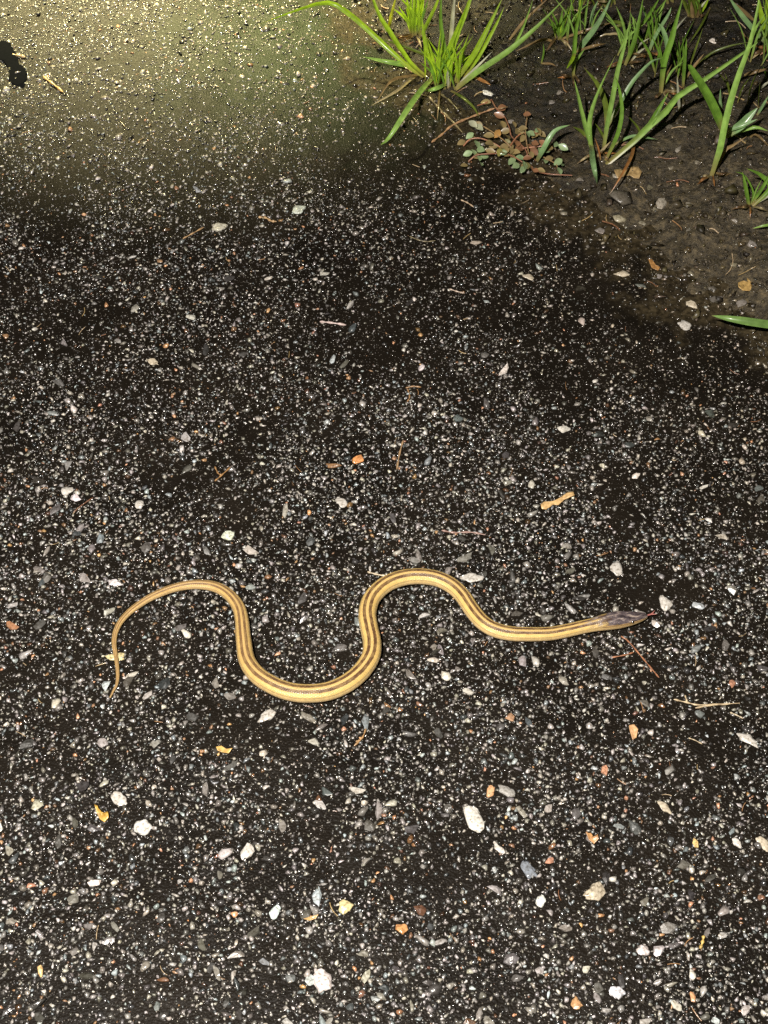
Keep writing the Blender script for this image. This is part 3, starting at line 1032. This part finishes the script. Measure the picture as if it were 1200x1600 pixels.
tuft('bright yellow-green grass tuft with wide spread blades overhanging the asphalt', (690, 125), [
    ([(667, 121), (640, 98), (607, 48), (595, 30), (583, 0), (577, -40)], 8, YGREEN),
    ([(663, 120), (633, 100), (577, 48), (540, 17), (512, 4), (470, 14), (405, 38)], 8, YGREEN, D(k=0.9, arch=0.02)),
    ([(655, 112), (640, 103), (607, 97), (565, 88)], 8, LGREEN, D(arch=0.012)),
    ([(685, 112), (657, 143), (633, 177), (608, 215), (594, 227)], 8, LGREEN, D(arch=0.035)),
    ([(678, 112), (668, 83), (662, 50), (659, 25)], 6, YGREEN),
    ([(695, 110), (692, 67), (688, 33), (690, -25)], 7, GREEN),
    ([(690, 114), (703, 75), (725, 25), (745, -30)], 9, YGREEN),
    ([(700, 108), (706, 80), (720, 40), (731, 0)], 6, YGREEN),
    ([(700, 104), (705, 50), (708, 17), (712, -20)], 6, PALE),
    ([(710, 130), (740, 86), (760, 48), (786, -5)], 8, YGREEN),
    ([(724, 122), (745, 92), (760, 66), (776, 36), (788, 10)], 6, YGREEN),
    ([(712, 140), (748, 112), (796, 80), (840, 42), (885, -4)], 10, LGREEN),
    ([(714, 134), (740, 110), (770, 80)], 4, PALE),
    ([(657, 117), (640, 119), (618, 123), (605, 133), (590, 157)], 4, TAN, D(arch=0.012)),
    ([(650, 119), (640, 125), (620, 142), (580, 165)], 5, STRAW, D(arch=0.012)),
    ([(686, 96), (657, 83), (623, 70), (587, 58)], 4, OLIVE),
    ([(703, 130), (682, 138), (662, 143)], 6, LGREEN, D(arch=0.01)),
    ([(727, 118), (725, 90), (717, 68)], 5, GREEN),
    ([(704, 142), (722, 152), (740, 168), (748, 182)], 4, OLIVE, D(arch=0.008)),
    ([(687, 140), (685, 160), (683, 188)], 3, TAN, D(arch=0.008)),
    ([(700, 134), (705, 110), (722, 85), (735, 60)], 4, OLIVE),
    ([(741, 122), (755, 127), (767, 133)], 5, RUSTY),
    ([(700, 138), (699, 120), (700, 105)], 5, PALE),
] + filler(698, 132, 20, 40, 85, YGREEN, 4) + filler(680, 128, 9, 34, 50, YGREEN, 3.5) + filler(700, 134, 10, 40, 60, GREEN, 3))

tuft('yellow-green upright grass tuft with straw base behind a spreading tuft', (648, 57), [
    ([(642, 52), (638, 25), (632, -30)], 6, YGREEN),
    ([(648, 56), (647, 25), (650, -30)], 6, YGREEN),
    ([(652, 52), (657, 25), (664, -30)], 7, YGREEN),
    ([(655, 62), (668, 38), (682, 8), (694, -25)], 7, YGREEN),
    ([(650, 55), (660, 30), (672, -10)], 5, GREEN),
    ([(645, 55), (641, 25), (644, -25)], 5, YGREEN),
] + filler(650, 54, 12, 22, 70, YGREEN, 5))

tuft('single thin yellow grass shoot between two bright tufts and mossy asphalt', (607, 50), [
    ([(606, 52), (612, 23), (621, -12)], 5, (0.34, 0.36, 0.03)),
    ([(606, 52), (600, 38), (596, 22)], 3, GREEN)])

tuft('tall leafy grass stalk with a node and dry runners at its foot', (895, 120), [
    ([(895, 121), (896, 83), (900, 42), (913, -10)], 8, GREEN),
    ([(898, 84), (893, 95), (885, 108)], 5, YGREEN, D(z0=0.05, k=0)),
    ([(903, 82), (910, 70), (927, 48), (943, 22), (957, -8)], 8, BGREEN),
    ([(900, 44), (906, 20), (908, -12)], 6, YGREEN),
    ([(901, 42), (895, 20), (890, -8)], 5, GREEN),
    ([(897, 100), (905, 86), (914, 76)], 5, LGREEN),
    ([(922, 46), (926, 20), (935, 0)], 4, BGREEN),
    ([(898, 82), (927, 72), (947, 68)], 4, TAN, D(arch=0.01)),
] + filler(905, 60, 8, 40, 70, LGREEN, 3.5))
tuft('small green grass tuft on a brown runner left of the tall leafy stalk', (873, 60), [
    ([(873, 62), (882, 35), (899, -4)], 5, YGREEN),
    ([(874, 58), (876, 38), (879, 14)], 5, GREEN),
    ([(872, 62), (884, 44), (893, 20)], 5, GREEN),
    ([(868, 66), (850, 62), (828, 70), (806, 80)], 4, TAN, D(arch=0.008)),
    ([(880, 60), (918, 47), (960, 34)], 4, TAN, D(arch=0.006)),
] + filler(873, 60, 5, 14, 50, GREEN, 4))
tuft('grass seedling with thin forked stems between bright tuft and tall stalk', (798, 78), [
    ([(798, 80), (816, 44), (834, -5)], 5, LGREEN),
    ([(796, 62), (820, 32), (858, -4)], 4, TAN),
    ([(846, 100), (850, 82), (849, 68)], 3, GREEN),
    ([(846, 100), (858, 101), (872, 105)], 3, TAN)])

tuft('broad-bladed open grass tuft with a long blade reaching right over dark soil', (935, 240), [
    ([(926, 236), (917, 210), (910, 183), (902, 148), (897, 124)], 8, LGREEN),
    ([(927, 238), (923, 222), (922, 193), (927, 168), (940, 133), (962, 86)], 8, LGREEN),
    ([(924, 224), (925, 245), (929, 268), (933, 288)], 8, BGREEN, D(arch=0.03)),
    ([(942, 240), (948, 198), (957, 153), (965, 110), (976, 70), (984, 32)], 7, LGREEN),
    ([(948, 200), (947, 165), (935, 133), (912, 105)], 8, OLIVE),
    ([(946, 251), (960, 222), (968, 200), (972, 170), (967, 137), (960, 118)], 6, GREEN),
    ([(946, 205), (973, 155), (990, 127), (1017, 98), (1034, 91)], 7, BGREEN),
    ([(947, 257), (990, 220), (1017, 193), (1040, 173), (1058, 150), (1098, 125), (1165, 79), (1199, 54)], 11, LGREEN, D(k=0.62)),
    ([(1012, 198), (1020, 188), (1028, 173), (1045, 143)], 8, GREEN, D(z0=0.05, k=0.5)),
    ([(960, 226), (987, 213), (1007, 215), (1028, 218)], 4, BGREEN, D(arch=0.015)),
    ([(932, 246), (942, 234), (954, 221)], 4, STRAW),
    ([(943, 216), (936, 204), (930, 193)], 6, OLIVE, D(z0=0.03)),
    ([(1000, 210), (995, 198), (977, 177)], 4, OLIVE),
    ([(988, 232), (990, 226), (987, 243), (973, 270), (953, 303)], 5, RUSTY, D(arch=0.02)),
    ([(916, 214), (908, 205), (895, 198)], 5, OLIVE),
    ([(938, 250), (934, 232), (929, 215)], 4, RUSTY),
])
tuft('lone curved blue-green grass blade at the creeping weed’s edge', (840, 250), [
    ([(839, 252), (850, 232), (867, 205), (891, 195)], 8, BGREEN, D(arch=0.012))])

tuft('tall brown-footed grass shoot with a wide left blade and bluish right leaves', (1112, 274), [
    ([(1112, 275), (1120, 250), (1126, 232), (1132, 202), (1142, 160), (1157, 112), (1172, 70), (1184, 15), (1190, -25)], 10, LGREEN),
    ([(1129, 205), (1120, 181), (1105, 150), (1080, 109), (1075, 101)], 14, GREEN, D(z0=0.05)),
    ([(1134, 212), (1157, 196), (1170, 182), (1184, 168)], 13, BGREEN, D(z0=0.04)),
    ([(1135, 204), (1159, 197), (1184, 186)], 6, BGREEN, D(z0=0.05)),
    ([(1134, 215), (1157, 204), (1180, 199), (1201, 205)], 6, LGREEN, D(z0=0.04)),
    ([(1118, 268), (1132, 236), (1145, 227), (1167, 213)], 5, TAN),
    ([(1127, 172), (1126, 158), (1126, 138)], 5, BGREEN),
    ([(1172, 214), (1180, 211), (1192, 219), (1202, 230)], 4, TAN, D(arch=0.01)),
    ([(1113, 274), (1117, 260), (1123, 244)], 6, RUSTY),
    ([(1183, 180), (1192, 165), (1202, 148)], 4, BGREEN),
] + filler(1165, 165, 5, 50, 60, OLIVE, 3))
tuft('short fresh green grass sprout alone on open olive soil', (1172, 322), [
    ([(1170, 323), (1165, 295), (1160, 268)], 6, GREEN),
    ([(1172, 320), (1176, 300), (1163, 275), (1148, 268)], 4, GREEN),
    ([(1173, 319), (1193, 289), (1203, 270)], 6, GREEN),
    ([(1176, 322), (1203, 294), (1189, 274), (1166, 263)], 7, GREEN),
    ([(1176, 320), (1200, 306), (1212, 300)], 5, PALE),
    ([(1172, 321), (1180, 298), (1190, 280)], 4, LGREEN)])
tuft('pale footed grass shoot forking twice beside a dry curved leaf', (980, 98), [
    ([(977, 102), (990, 70), (998, 38), (1006, -8)], 7, GREEN),
    ([(998, 45), (1015, 20), (1032, -6)], 6, GREEN, D(z0=0.05)),
    ([(988, 86), (1000, 70), (1016, 59)], 4, PALE),
    ([(986, 95), (997, 82), (1009, 74)], 4, PALE),
    ([(989, 70), (986, 52), (983, 34)], 5, LGREEN),
    ([(975, 62), (960, 53), (930, 61)], 4, STRAW, D(arch=0.01)),
    ([(955, 45), (975, 38), (960, 34), (945, 36)], 5, OLIVE),
] + filler(985, 80, 9, 44, 80, LGREEN, 3.5))
tuft('slim grass shoot with a tan dry leaf at its foot', (1012, 85), [
    ([(1012, 87), (1023, 58), (1043, 25), (1049, 11)], 5, BGREEN),
    ([(1022, 60), (1032, 22), (1043, -6)], 6, LGREEN),
    ([(1014, 88), (1002, 87), (990, 91)], 5, TAN, D(arch=0.008)),
    ([(1022, 58), (1012, 35), (1004, 15)], 4, BGREEN)] + filler(1018, 75, 7, 34, 75, GREEN, 3.5))
tuft('tall flat grass stalk with thin upright stems and dead white strip', (1035, 145), [
    ([(1032, 146), (1037, 99), (1048, 64), (1055, 38), (1068, -8)], 9, GREEN),
    ([(1042, 92), (1042, 70), (1035, 46), (1028, 36)], 7, BGREEN, D(z0=0.05)),
    ([(1051, 72), (1058, 84), (1066, 104)], 4, OLIVE, D(arch=0.02)),
    ([(1035, 138), (1050, 112), (1068, 96)], 4, LGREEN),
    ([(1067, 137), (1070, 92), (1073, 60)], 5, GREEN),
    ([(1077, 105), (1088, 72), (1098, 44)], 3, OLIVE),
    ([(1052, 50), (1062, 36), (1073, 25)], 4, PALE),
    ([(1062, 176), (1060, 150), (1058, 118)], 4, PALE),
    ([(1072, 122), (1086, 102), (1100, 84)], 4, TAN),
    ([(1083, 108), (1110, 84), (1140, 72), (1170, 66)], 3, OLIVE),
    ([(1035, 138), (1040, 118), (1050, 100)], 5, TAN)] + filler(1045, 118, 10, 50, 85, GREEN, 3.5))
tuft('brown-based grass clump with cut stubs and long thin dead stems', (1085, 25), [
    ([(1080, 26), (1076, 5), (1070, -20)], 7, OLIVE),
    ([(1085, 26), (1089, 5), (1096, -20)], 7, GREEN),
    ([(1089, 24), (1101, 6), (1117, -6)], 5, PALE),
    ([(1092, 24), (1100, 10), (1108, -4)], 5, YGREEN),
    ([(1110, 12), (1095, 40), (1077, 68)], 3, OLIVE, D(arch=0.01)),
    ([(1083, 28), (1082, 15), (1080, 2)], 6, TAN),
    ([(1088, 28), (1092, 15), (1096, 5)], 5, TAN),
] + filler(1086, 24, 10, 22, 45, OLIVE, 5))
tuft('wide yellow-green grass blades crossing behind the tall brown-footed shoot', (1205, 75), [
    ([(1206, 80), (1198, 52), (1189, 22), (1184, -10)], 9, YGREEN),
    ([(1212, 70), (1204, 35), (1196, -8)], 10, YGREEN),
    ([(1209, 80), (1172, 40), (1152, 14), (1138, -6)], 7, BGREEN),
    ([(1178, 32), (1160, 16), (1138, -2)], 5, TAN),
    ([(1163, 118), (1180, 112), (1206, 106)], 5, TAN, D(arch=0.006)),
    ([(1186, 140), (1196, 132), (1208, 124)], 4, PALE),
    ([(1196, 125), (1195, 115), (1192, 104)], 4, GREEN),
    ([(1156, 50), (1166, 60), (1172, 72)], 4, TAN)] + filler(1185, 95, 9, 50, 90, LGREEN, 4))
tuft('broad green blade fallen flat across the soil’s lower corner onto asphalt', (1230, 512), [
    ([(1250, 512), (1200, 507), (1147, 499), (1112, 493)], 12, (0.22, 0.38, 0.11), D(arch=0.012)),
    ([(1240, 350), (1200, 352), (1176, 357)], 4, LGREEN, D(arch=0.008))])


def fringe(label, foot, n, spread, rise, col):
    return tuft(label, foot, filler(foot[0], foot[1], n, spread, rise, col, 6))


fringe('dense green grass rising beyond the pale footed forked shoot', (1000, -12), 14, 110, 70, GREEN)
fringe('low shaded grass patch beyond the brown runner', (930, 2), 9, 60, 40, OLIVE)
fringe('dense grass beyond the wide yellow-green crossing blades', (1180, -20), 14, 90, 90, GREEN)
fringe('grass beyond the brown-based clump', (840, -15), 10, 80, 60, GREEN)


# ------------------------------------------------------------------ creeping weed
def c7(x, y):
    return (660 + x / 5.0, 120 + y / 5.0)


weed = link('creeping_weed', None)
tag(weed, 'creeping weed with small oval green and reddish leaves at the soil edge', 'weed')
STEMS = [[(540, 180), (580, 250), (640, 310), (680, 400), (700, 470), (800, 560), (830, 640)], [(480, 390), (560, 440), (640, 500), (700, 560)],
         [(320, 540), (370, 490), (450, 480), (560, 520), (650, 580)], [(360, 660), (430, 610), (560, 600), (640, 590)],
         [(820, 300), (805, 440), (830, 600)], [(770, 560), (950, 540), (1020, 540)], [(830, 700), (900, 740), (1000, 760), (1170, 770)],
         [(950, 630), (1040, 680), (1060, 740)], [(660, 580), (760, 450), (900, 440)], [(640, 590), (740, 640), (830, 700)],
         [(580, 250), (620, 245), (665, 235)], [(540, 180), (490, 205), (430, 225)]]
for k, s in enumerate(STEMS):
    pts = []
    for i, (x, y) in enumerate(s):
        p = on_ground(*c7(x, y))
        pts.append(at(*c7(x, y), p.z + 0.004 + 0.010 * math.sin(math.pi * (i + 0.3) / len(s)))[:])
    c = catmull(pts, 4)
    tube('stem', c, np.linspace(0.0011, 0.0007, len(c)), M_DRY, weed, 6, [(0.26, 0.12, 0.07), (0.30, 0.20, 0.10), (0.34, 0.15, 0.08)][k % 3])
LG, RD, TN = (0.27, 0.37, 0.20), (0.27, 0.13, 0.07), (0.28, 0.21, 0.10)
LEAVES = [(370, 460, 52, LG), (425, 525, 70, LG), (455, 570, 60, LG), (480, 630, 70, LG), (400, 590, 55, LG), (355, 600, 55, LG), (700, 660, 66, LG),
          (730, 695, 66, LG), (795, 690, 72, LG), (765, 635, 60, LG), (780, 725, 50, LG), (1040, 525, 52, LG), (1100, 550, 70, LG), (1060, 665, 62, LG),
          (1070, 735, 52, LG), (395, 370, 85, (0.45, 0.46, 0.36)), (440, 395, 85, (0.42, 0.44, 0.33)), (630, 375, 85, TN), (650, 425, 80, TN),
          (495, 200, 100, TN), (520, 460, 60, TN), (525, 520, 66, TN), (585, 445, 60, (0.48, 0.26, 0.09)), (600, 560, 66, (0.42, 0.34, 0.05)),
          (530, 580, 55, TN), (605, 590, 60, (0.30, 0.28, 0.09)), (690, 575, 60, TN), (725, 590, 60, TN), (880, 520, 50, RD), (875, 585, 60, RD),
          (820, 635, 50, RD), (745, 425, 55, TN), (660, 470, 60, TN), (740, 520, 70, RD), (690, 540, 50, TN), (990, 640, 52, TN), (880, 450, 60, TN),
          (600, 300, 60, RD), (620, 243, 70, RD), (1085, 680, 55, LG), (555, 545, 50, TN), (640, 545, 52, TN), (760, 560, 55, RD), (850, 610, 50, TN),
          (970, 580, 50, LG), (445, 635, 50, LG), (700, 620, 50, TN), (660, 610, 48, TN), (780, 480, 50, TN), (460, 680, 42, LG), (715, 370, 45, TN)]


for _ in range(34):                                    # the crowded middle of the mat
    st_ = rnd.choice(STEMS[:10])
    x_, y_ = rnd.choice(st_)
    LEAVES.append((x_ + rnd.uniform(-45, 45), y_ + rnd.uniform(-35, 35), rnd.uniform(38, 54), rnd.choice([LG, TN, TN, (0.22, 0.20, 0.08), RD])))


def leaf_mesh():
    v, f, uv = [], [], []
    n = 8
    for i in range(n + 1):
        q = i / n
        w = 0.52 * math.sin(math.pi * min(max(q, 0.03), 0.97)) ** 0.75
        for j, off in enumerate((-1, 0, 1)):
            v.append((q - 0.5, off * w * 0.62, abs(off) * w * 0.22 - 0.12 * (q - 0.5) ** 2))
            uv.append((j / 2, 0.25 + 0.6 * q))
    for i in range(n):
        for j in range(2):
            f.append((i * 3 + j, i * 3 + j + 1, (i + 1) * 3 + j + 1, (i + 1) * 3 + j))
    me = raw_mesh('leaf', v, f, True, None, uv)
    me.materials.append(M_WEED)
    return me


LEAF = leaf_mesh()
for x, y, ln, colr in LEAVES:
    u, v = c7(x, y)
    z = on_ground(u, v).z + rnd.uniform(0.006, 0.018)
    s = min(ln * 1.4, 84) / 5.0 * px_m(u, v)
    o = link('leaf', LEAF, parent=weed)
    o.location = at(u, v, z)
    o.scale = (s, s, s)
    o.rotation_euler = (rnd.uniform(0.1, 0.7), rnd.uniform(-0.35, 0.35), rnd.uniform(-0.9, 2.2))
    j = rnd.uniform(0.85, 1.15)
    o.color = (colr[0] * j, colr[1] * j, colr[2] * j, 1)


# ------------------------------------------------------------------ dry straws, twigs and leaf scraps
def straw(name, label, cat, lines, w, color, lift=0.0012, group='plant scraps on the asphalt'):
    e = link(name, None)
    tag(e, label, cat, group)
    for pl in lines:
        pts = []
        for u, v in pl:
            p = on_ground(u, v)
            pts.append((p.x, p.y, p.z + lift + rnd.uniform(0.0004, 0.0016)))
        c = catmull(pts, 5)
        s = w * 0.5 * px_m(*pl[0])
        rad = [s * (0.75 + 0.35 * math.sin(i * 1.7)) * (0.55 if i in (0, len(c) - 1) else 1) for i in range(len(c))]
        tube('stalk', c, rad, M_DRY, e, 6, color)
    return e


straw('dry_straw', 'pale forked straw lying below the snake’s head', 'straw', [[(1052, 1095), (1075, 1100), (1095, 1103), (1155, 1101)], [(1086, 1108), (1110, 1104), (1140, 1102)], [(1073, 1099), (1070, 1088)]], 3.6, (0.52, 0.42, 0.27))
straw('dry_straw', 'short pale straw beside a long white pebble', 'straw', [[(1140, 1115), (1150, 1119), (1161, 1125)]], 3.2, (0.55, 0.47, 0.33))
straw('twig', 'reddish brown bent twig right under the snake’s head', 'twig', [[(970, 996), (983, 1006), (1000, 1026), (1014, 1042), (1029, 1061)], [(955, 1029), (975, 1026), (990, 1021)]], 3.0, (0.34, 0.15, 0.075))
straw('dry_straw', 'short pale straw poking from behind the snake’s arch', 'straw', [[(574, 896), (588, 899), (606, 903)]], 4.0, (0.58, 0.50, 0.36))
straw('wood_sliver', 'pinkish white sliver lying alone on asphalt', 'sliver', [[(500, 505), (518, 507), (541, 510)]], 4.6, (0.50, 0.40, 0.38))
straw('dry_straw', 'tan pointed straw standing lengthwise near an orange chip', 'straw', [[(630, 690), (624, 712), (620, 736)]], 4.0, (0.34, 0.23, 0.13))
straw('twig', 'tan knotted twig below the snake’s second bend', 'twig', [[(572, 1140), (566, 1155), (553, 1168)], [(563, 1158), (556, 1160)]], 3.8, (0.36, 0.22, 0.10))
straw('dry_straw', 'thin reddish straw near the paired white and lilac pebbles', 'straw', [[(115, 802), (128, 792), (146, 779)]], 2.6, (0.20, 0.10, 0.06))
straw('twig', 'small orange brown twig forked like a Y', 'twig', [[(336, 731), (341, 741), (347, 744)], [(336, 754), (347, 744), (362, 730)]], 3.4, (0.33, 0.19, 0.08))
straw('twig', 'long reddish twig lying beyond the snake’s arch', 'twig', [[(690, 831), (710, 834), (735, 834), (758, 838)]], 4.0, (0.30, 0.19, 0.16))
straw('dry_straw', 'tan curved straw near a greenish grey pebble', 'straw', [[(404, 341), (415, 342), (424, 348), (432, 348)]], 4.6, (0.44, 0.30, 0.16))
straw('dry_straw', 'thin tan straw beside a pale double-lobed pebble', 'straw', [[(286, 375), (302, 367), (319, 357)]], 3.0, (0.42, 0.28, 0.15))
straw('dry_straw', 'tan slanted straw in the warm lit patch', 'straw', [[(68, 122), (82, 132), (99, 146)]], 5.0, (0.50, 0.33, 0.13))
straw('dry_straw', 'stubby pale straw crossing the black spot', 'straw', [[(19, 88), (29, 89), (40, 91)]], 5.0, (0.56, 0.42, 0.24))
straw('dry_straw', 'fine bow-shaped olive straw on dark asphalt', 'straw', [[(640, 372), (655, 378), (668, 380), (680, 378)]], 2.4, (0.20, 0.17, 0.10))
straw('dry_straw', 'short pinkish straw on dark asphalt, off the soil edge', 'straw', [[(702, 454), (714, 457), (726, 460)]], 3.0, (0.44, 0.35, 0.28))
straw('dry_straw', 'small tan straw pointing at the soil edge', 'straw', [[(720, 315), (730, 319), (740, 325)]], 2.8, (0.48, 0.36, 0.24))
straw('dry_straw', 'thin brown straw bent into a hook among grey grains', 'straw', [[(637, 610), (640, 622), (636, 630)], [(634, 608), (645, 606), (658, 607)]], 3.0, (0.32, 0.19, 0.09))
straw('dry_straw', 'whitish thin straw just below the forked pale straw', 'straw', [[(1075, 1155), (1085, 1158), (1097, 1164)]], 2.4, (0.42, 0.34, 0.22))
straw('dry_straw', 'yellow short stalk standing out on dark grains', 'straw', [[(1099, 1463), (1097, 1474), (1093, 1484)]], 6, (0.55, 0.40, 0.12))
straw('twig', 'orange brown dry stem leaning over the creeping weed', 'twig', [[(674, 228), (690, 215), (708, 200), (740, 186), (772, 174)]], 4.2, (0.40, 0.24, 0.13), 0.004)
straw('twig', 'thick grey-brown runner crossing from the bright tuft to the weed', 'twig', [[(670, 154), (686, 172), (704, 190), (722, 210)]], 5.0, (0.20, 0.16, 0.085), 0.002)
straw('twig', 'faint mossy runner beside the thick grey-brown one', 'twig', [[(688, 150), (704, 162), (722, 182)]], 4.0, (0.13, 0.11, 0.05), 0.002)


def scrap(label, outline, color, curl=0.004, cat='leaf scrap', name='dead_leaf', lift=0.0015):
    """a dead leaf or flake: an outlined sheet, curled and given thickness"""
    z = on_ground(sum(p[0] for p in outline) / len(outline), sum(p[1] for p in outline) / len(outline)).z
    pts = [at(*p, z) for p in outline]
    c = sum(pts, Vector()) / len(pts)
    bm = bmesh.new()
    rings = [1.0, 0.66, 0.33]
    rows = []
    for k, s in enumerate(rings):
        rows.append([bm.verts.new((p.x - c.x) * s and Vector(((p.x - c.x) * s, (p.y - c.y) * s, 0)) or Vector((0, (p.y - c.y) * s, 0))) for p in pts])
    n = len(pts)
    for k in range(2):
        for i in range(n):
            bm.faces.new((rows[k][i], rows[k][(i + 1) % n], rows[k + 1][(i + 1) % n], rows[k + 1][i]))
    bm.faces.new(rows[2])
    size = max((p - c).length for p in pts)
    for v in bm.verts:
        q = v.co / size
        v.co.z = curl * (q.x ** 2 + 0.5 * q.y) + 0.25 * curl * mnoise.noise(q * 3 + Vector((c.x * 50, 0, 0)))
    zmin = min(v.co.z for v in bm.verts)
    for v in bm.verts:
        v.co.z -= zmin
    bmesh.ops.triangulate(bm, faces=bm.faces)
    bmesh.ops.subdivide_edges(bm, edges=bm.edges, cuts=1)
    bmesh.ops.recalc_face_normals(bm, faces=bm.faces)
    me = bpy.data.meshes.new(name)
    bm.to_mesh(me)
    bm.free()
    for p in me.polygons:
        p.use_smooth = True
    o = link(name, me, M_DRY)
    o.modifiers.new('thickness', 'SOLIDIFY').thickness = 0.0006
    o.location = (c.x, c.y, ground_z(c.x, c.y) + lift)
    o.color = (*color, 1)
    return tag(o, label, cat, 'dead leaf scraps')


scrap('long tan curled leaf strip on bare asphalt beyond the snake’s neck', [(844, 792), (850, 787), (864, 785), (878, 778), (886, 773), (895, 773), (897, 779), (890, 779), (880, 784), (872, 791), (862, 790), (853, 798), (846, 798)], (0.55, 0.37, 0.17))
scrap('tan crumpled leaf on soil under the broad-bladed grass', [(958, 272), (966, 268), (976, 270), (984, 265), (996, 266), (1002, 274), (998, 282), (990, 280), (984, 276), (974, 278), (964, 282)], (0.34, 0.24, 0.11))
scrap('tan hooked leaf crumb on bare olive soil', [(1152, 446), (1160, 442), (1168, 444), (1168, 436), (1165, 431), (1172, 432), (1181, 440), (1180, 450), (1172, 456), (1160, 456), (1153, 453)], (0.42, 0.28, 0.10))
scrap('curled amber leaf scrap beside a round white pebble', [(149, 1262), (154, 1263), (158, 1270), (164, 1273), (170, 1272), (171, 1280), (164, 1286), (157, 1282), (152, 1273)], (0.50, 0.31, 0.06))
scrap('flat amber leaf flake on asphalt below the snake’s rear bend', [(338, 1170), (346, 1167), (354, 1172), (364, 1172), (358, 1179), (347, 1177), (340, 1175)], (0.50, 0.32, 0.09), 0.002)
scrap('orange brown flake near the dull yellow round pebble', [(474, 1438), (486, 1433), (498, 1431), (494, 1437), (484, 1440)], (0.46, 0.29, 0.11), 0.002)
scrap('rust coloured flake half on the soil edge', [(1012, 409), (1018, 408), (1024, 416), (1031, 420), (1028, 424), (1018, 420)], (0.34, 0.18, 0.06), 0.003)
scrap('rusty ragged flake just beyond the cream jagged pebble', [(915, 1306), (922, 1304), (926, 1310), (933, 1307), (935, 1314), (928, 1320), (919, 1314)], (0.46, 0.25, 0.10), 0.003)
scrap('orange torn leaf crumb near a forked pale straw', [(982, 1137), (990, 1135), (996, 1143), (994, 1154), (988, 1157), (984, 1146)], (0.52, 0.31, 0.15), 0.003)

# a low black patch on the road by the warm lit patch
blot_o = [(2, 60), (14, 66), (22, 74), (26, 88), (34, 100), (44, 112), (46, 128), (38, 138), (22, 140), (14, 130), (12, 112), (2, 98), (-8, 84), (-10, 66)]
M_BLOT = mat_plain('blot', (0.006, 0.0065, 0.0075), 0.7)
M_BLOT.node_tree.nodes['Principled BSDF'].inputs['Specular IOR Level'].default_value = 0.0
cen = sum((at(*p) for p in blot_o), Vector()) / len(blot_o)
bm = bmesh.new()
vs = [[bm.verts.new(((at(*p).x - cen.x) * s, (at(*p).y - cen.y) * s, z)) for p in blot_o] for s, z in ((1.0, -0.002), (0.86, 0.0026), (0.45, 0.0034))]
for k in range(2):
    for i in range(len(blot_o)):
        bm.faces.new((vs[k][i], vs[k][(i + 1) % len(blot_o)], vs[k + 1][(i + 1) % len(blot_o)], vs[k + 1][i]))
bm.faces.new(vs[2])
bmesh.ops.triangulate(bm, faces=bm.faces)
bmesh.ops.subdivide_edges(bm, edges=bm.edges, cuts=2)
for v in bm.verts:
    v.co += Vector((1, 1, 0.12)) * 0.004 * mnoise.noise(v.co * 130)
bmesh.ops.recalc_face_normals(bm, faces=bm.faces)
tme = bpy.data.meshes.new('black_spot')
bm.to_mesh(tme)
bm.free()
blot = link('black_spot', tme, M_BLOT, road)
blot.location = (cen.x, cen.y, 0)
blot['label'] = 'black spot on the road in the warm lit patch'

# fine plant fibres strewn over the road: nobody could count them
V, F, C = [], [], []
for k in range(620):
    y = rnd.uniform(0.3, 2.05)
    x = rnd.uniform(-1, 1) * (0.3 + 0.2 * y)
    wild = soil_dist(x, y) > -0.01
    if not wild and k > 170:
        continue
    th, ln, w = rnd.uniform(0, 6.28), rnd.uniform(0.004, 0.014) * (2.2 if wild else 1), rnd.uniform(0.0003, 0.0007) * (1.5 if wild else 1)
    b0 = len(V)
    bend = rnd.uniform(-0.3, 0.3)
    for i in range(5):
        q = i / 4 - 0.5
        px_, py_ = q * ln, bend * ln * q * q * 2
        X, Y = x + px_ * math.cos(th) - py_ * math.sin(th), y + px_ * math.sin(th) + py_ * math.cos(th)
        z = ground_z(X, Y) + 0.0012
        for ox, oz in ((-w, 0), (w, 0), (0, w * 1.6)):
            V.append((X - math.sin(th) * ox, Y + math.cos(th) * ox, z + oz))
    for i in range(4):
        for j in range(3):
            a, b_ = b0 + i * 3 + j, b0 + i * 3 + (j + 1) % 3
            F.append((a, b_, b_ + 3, a + 3))
    cc = rnd.choice([(0.30, 0.17, 0.08), (0.42, 0.32, 0.2), (0.22, 0.11, 0.06), (0.36, 0.26, 0.12)])
    C += [(*cc, 1)] * 15
litter = link('plant_litter', raw_mesh('plant_litter', V, F, True, C), mat_grain('litter_fibre', True, 0.2))
litter['label'] = 'fine brown plant fibres strewn over the wet asphalt and soil'
litter['category'] = 'litter'
kind(litter, 'stuff')
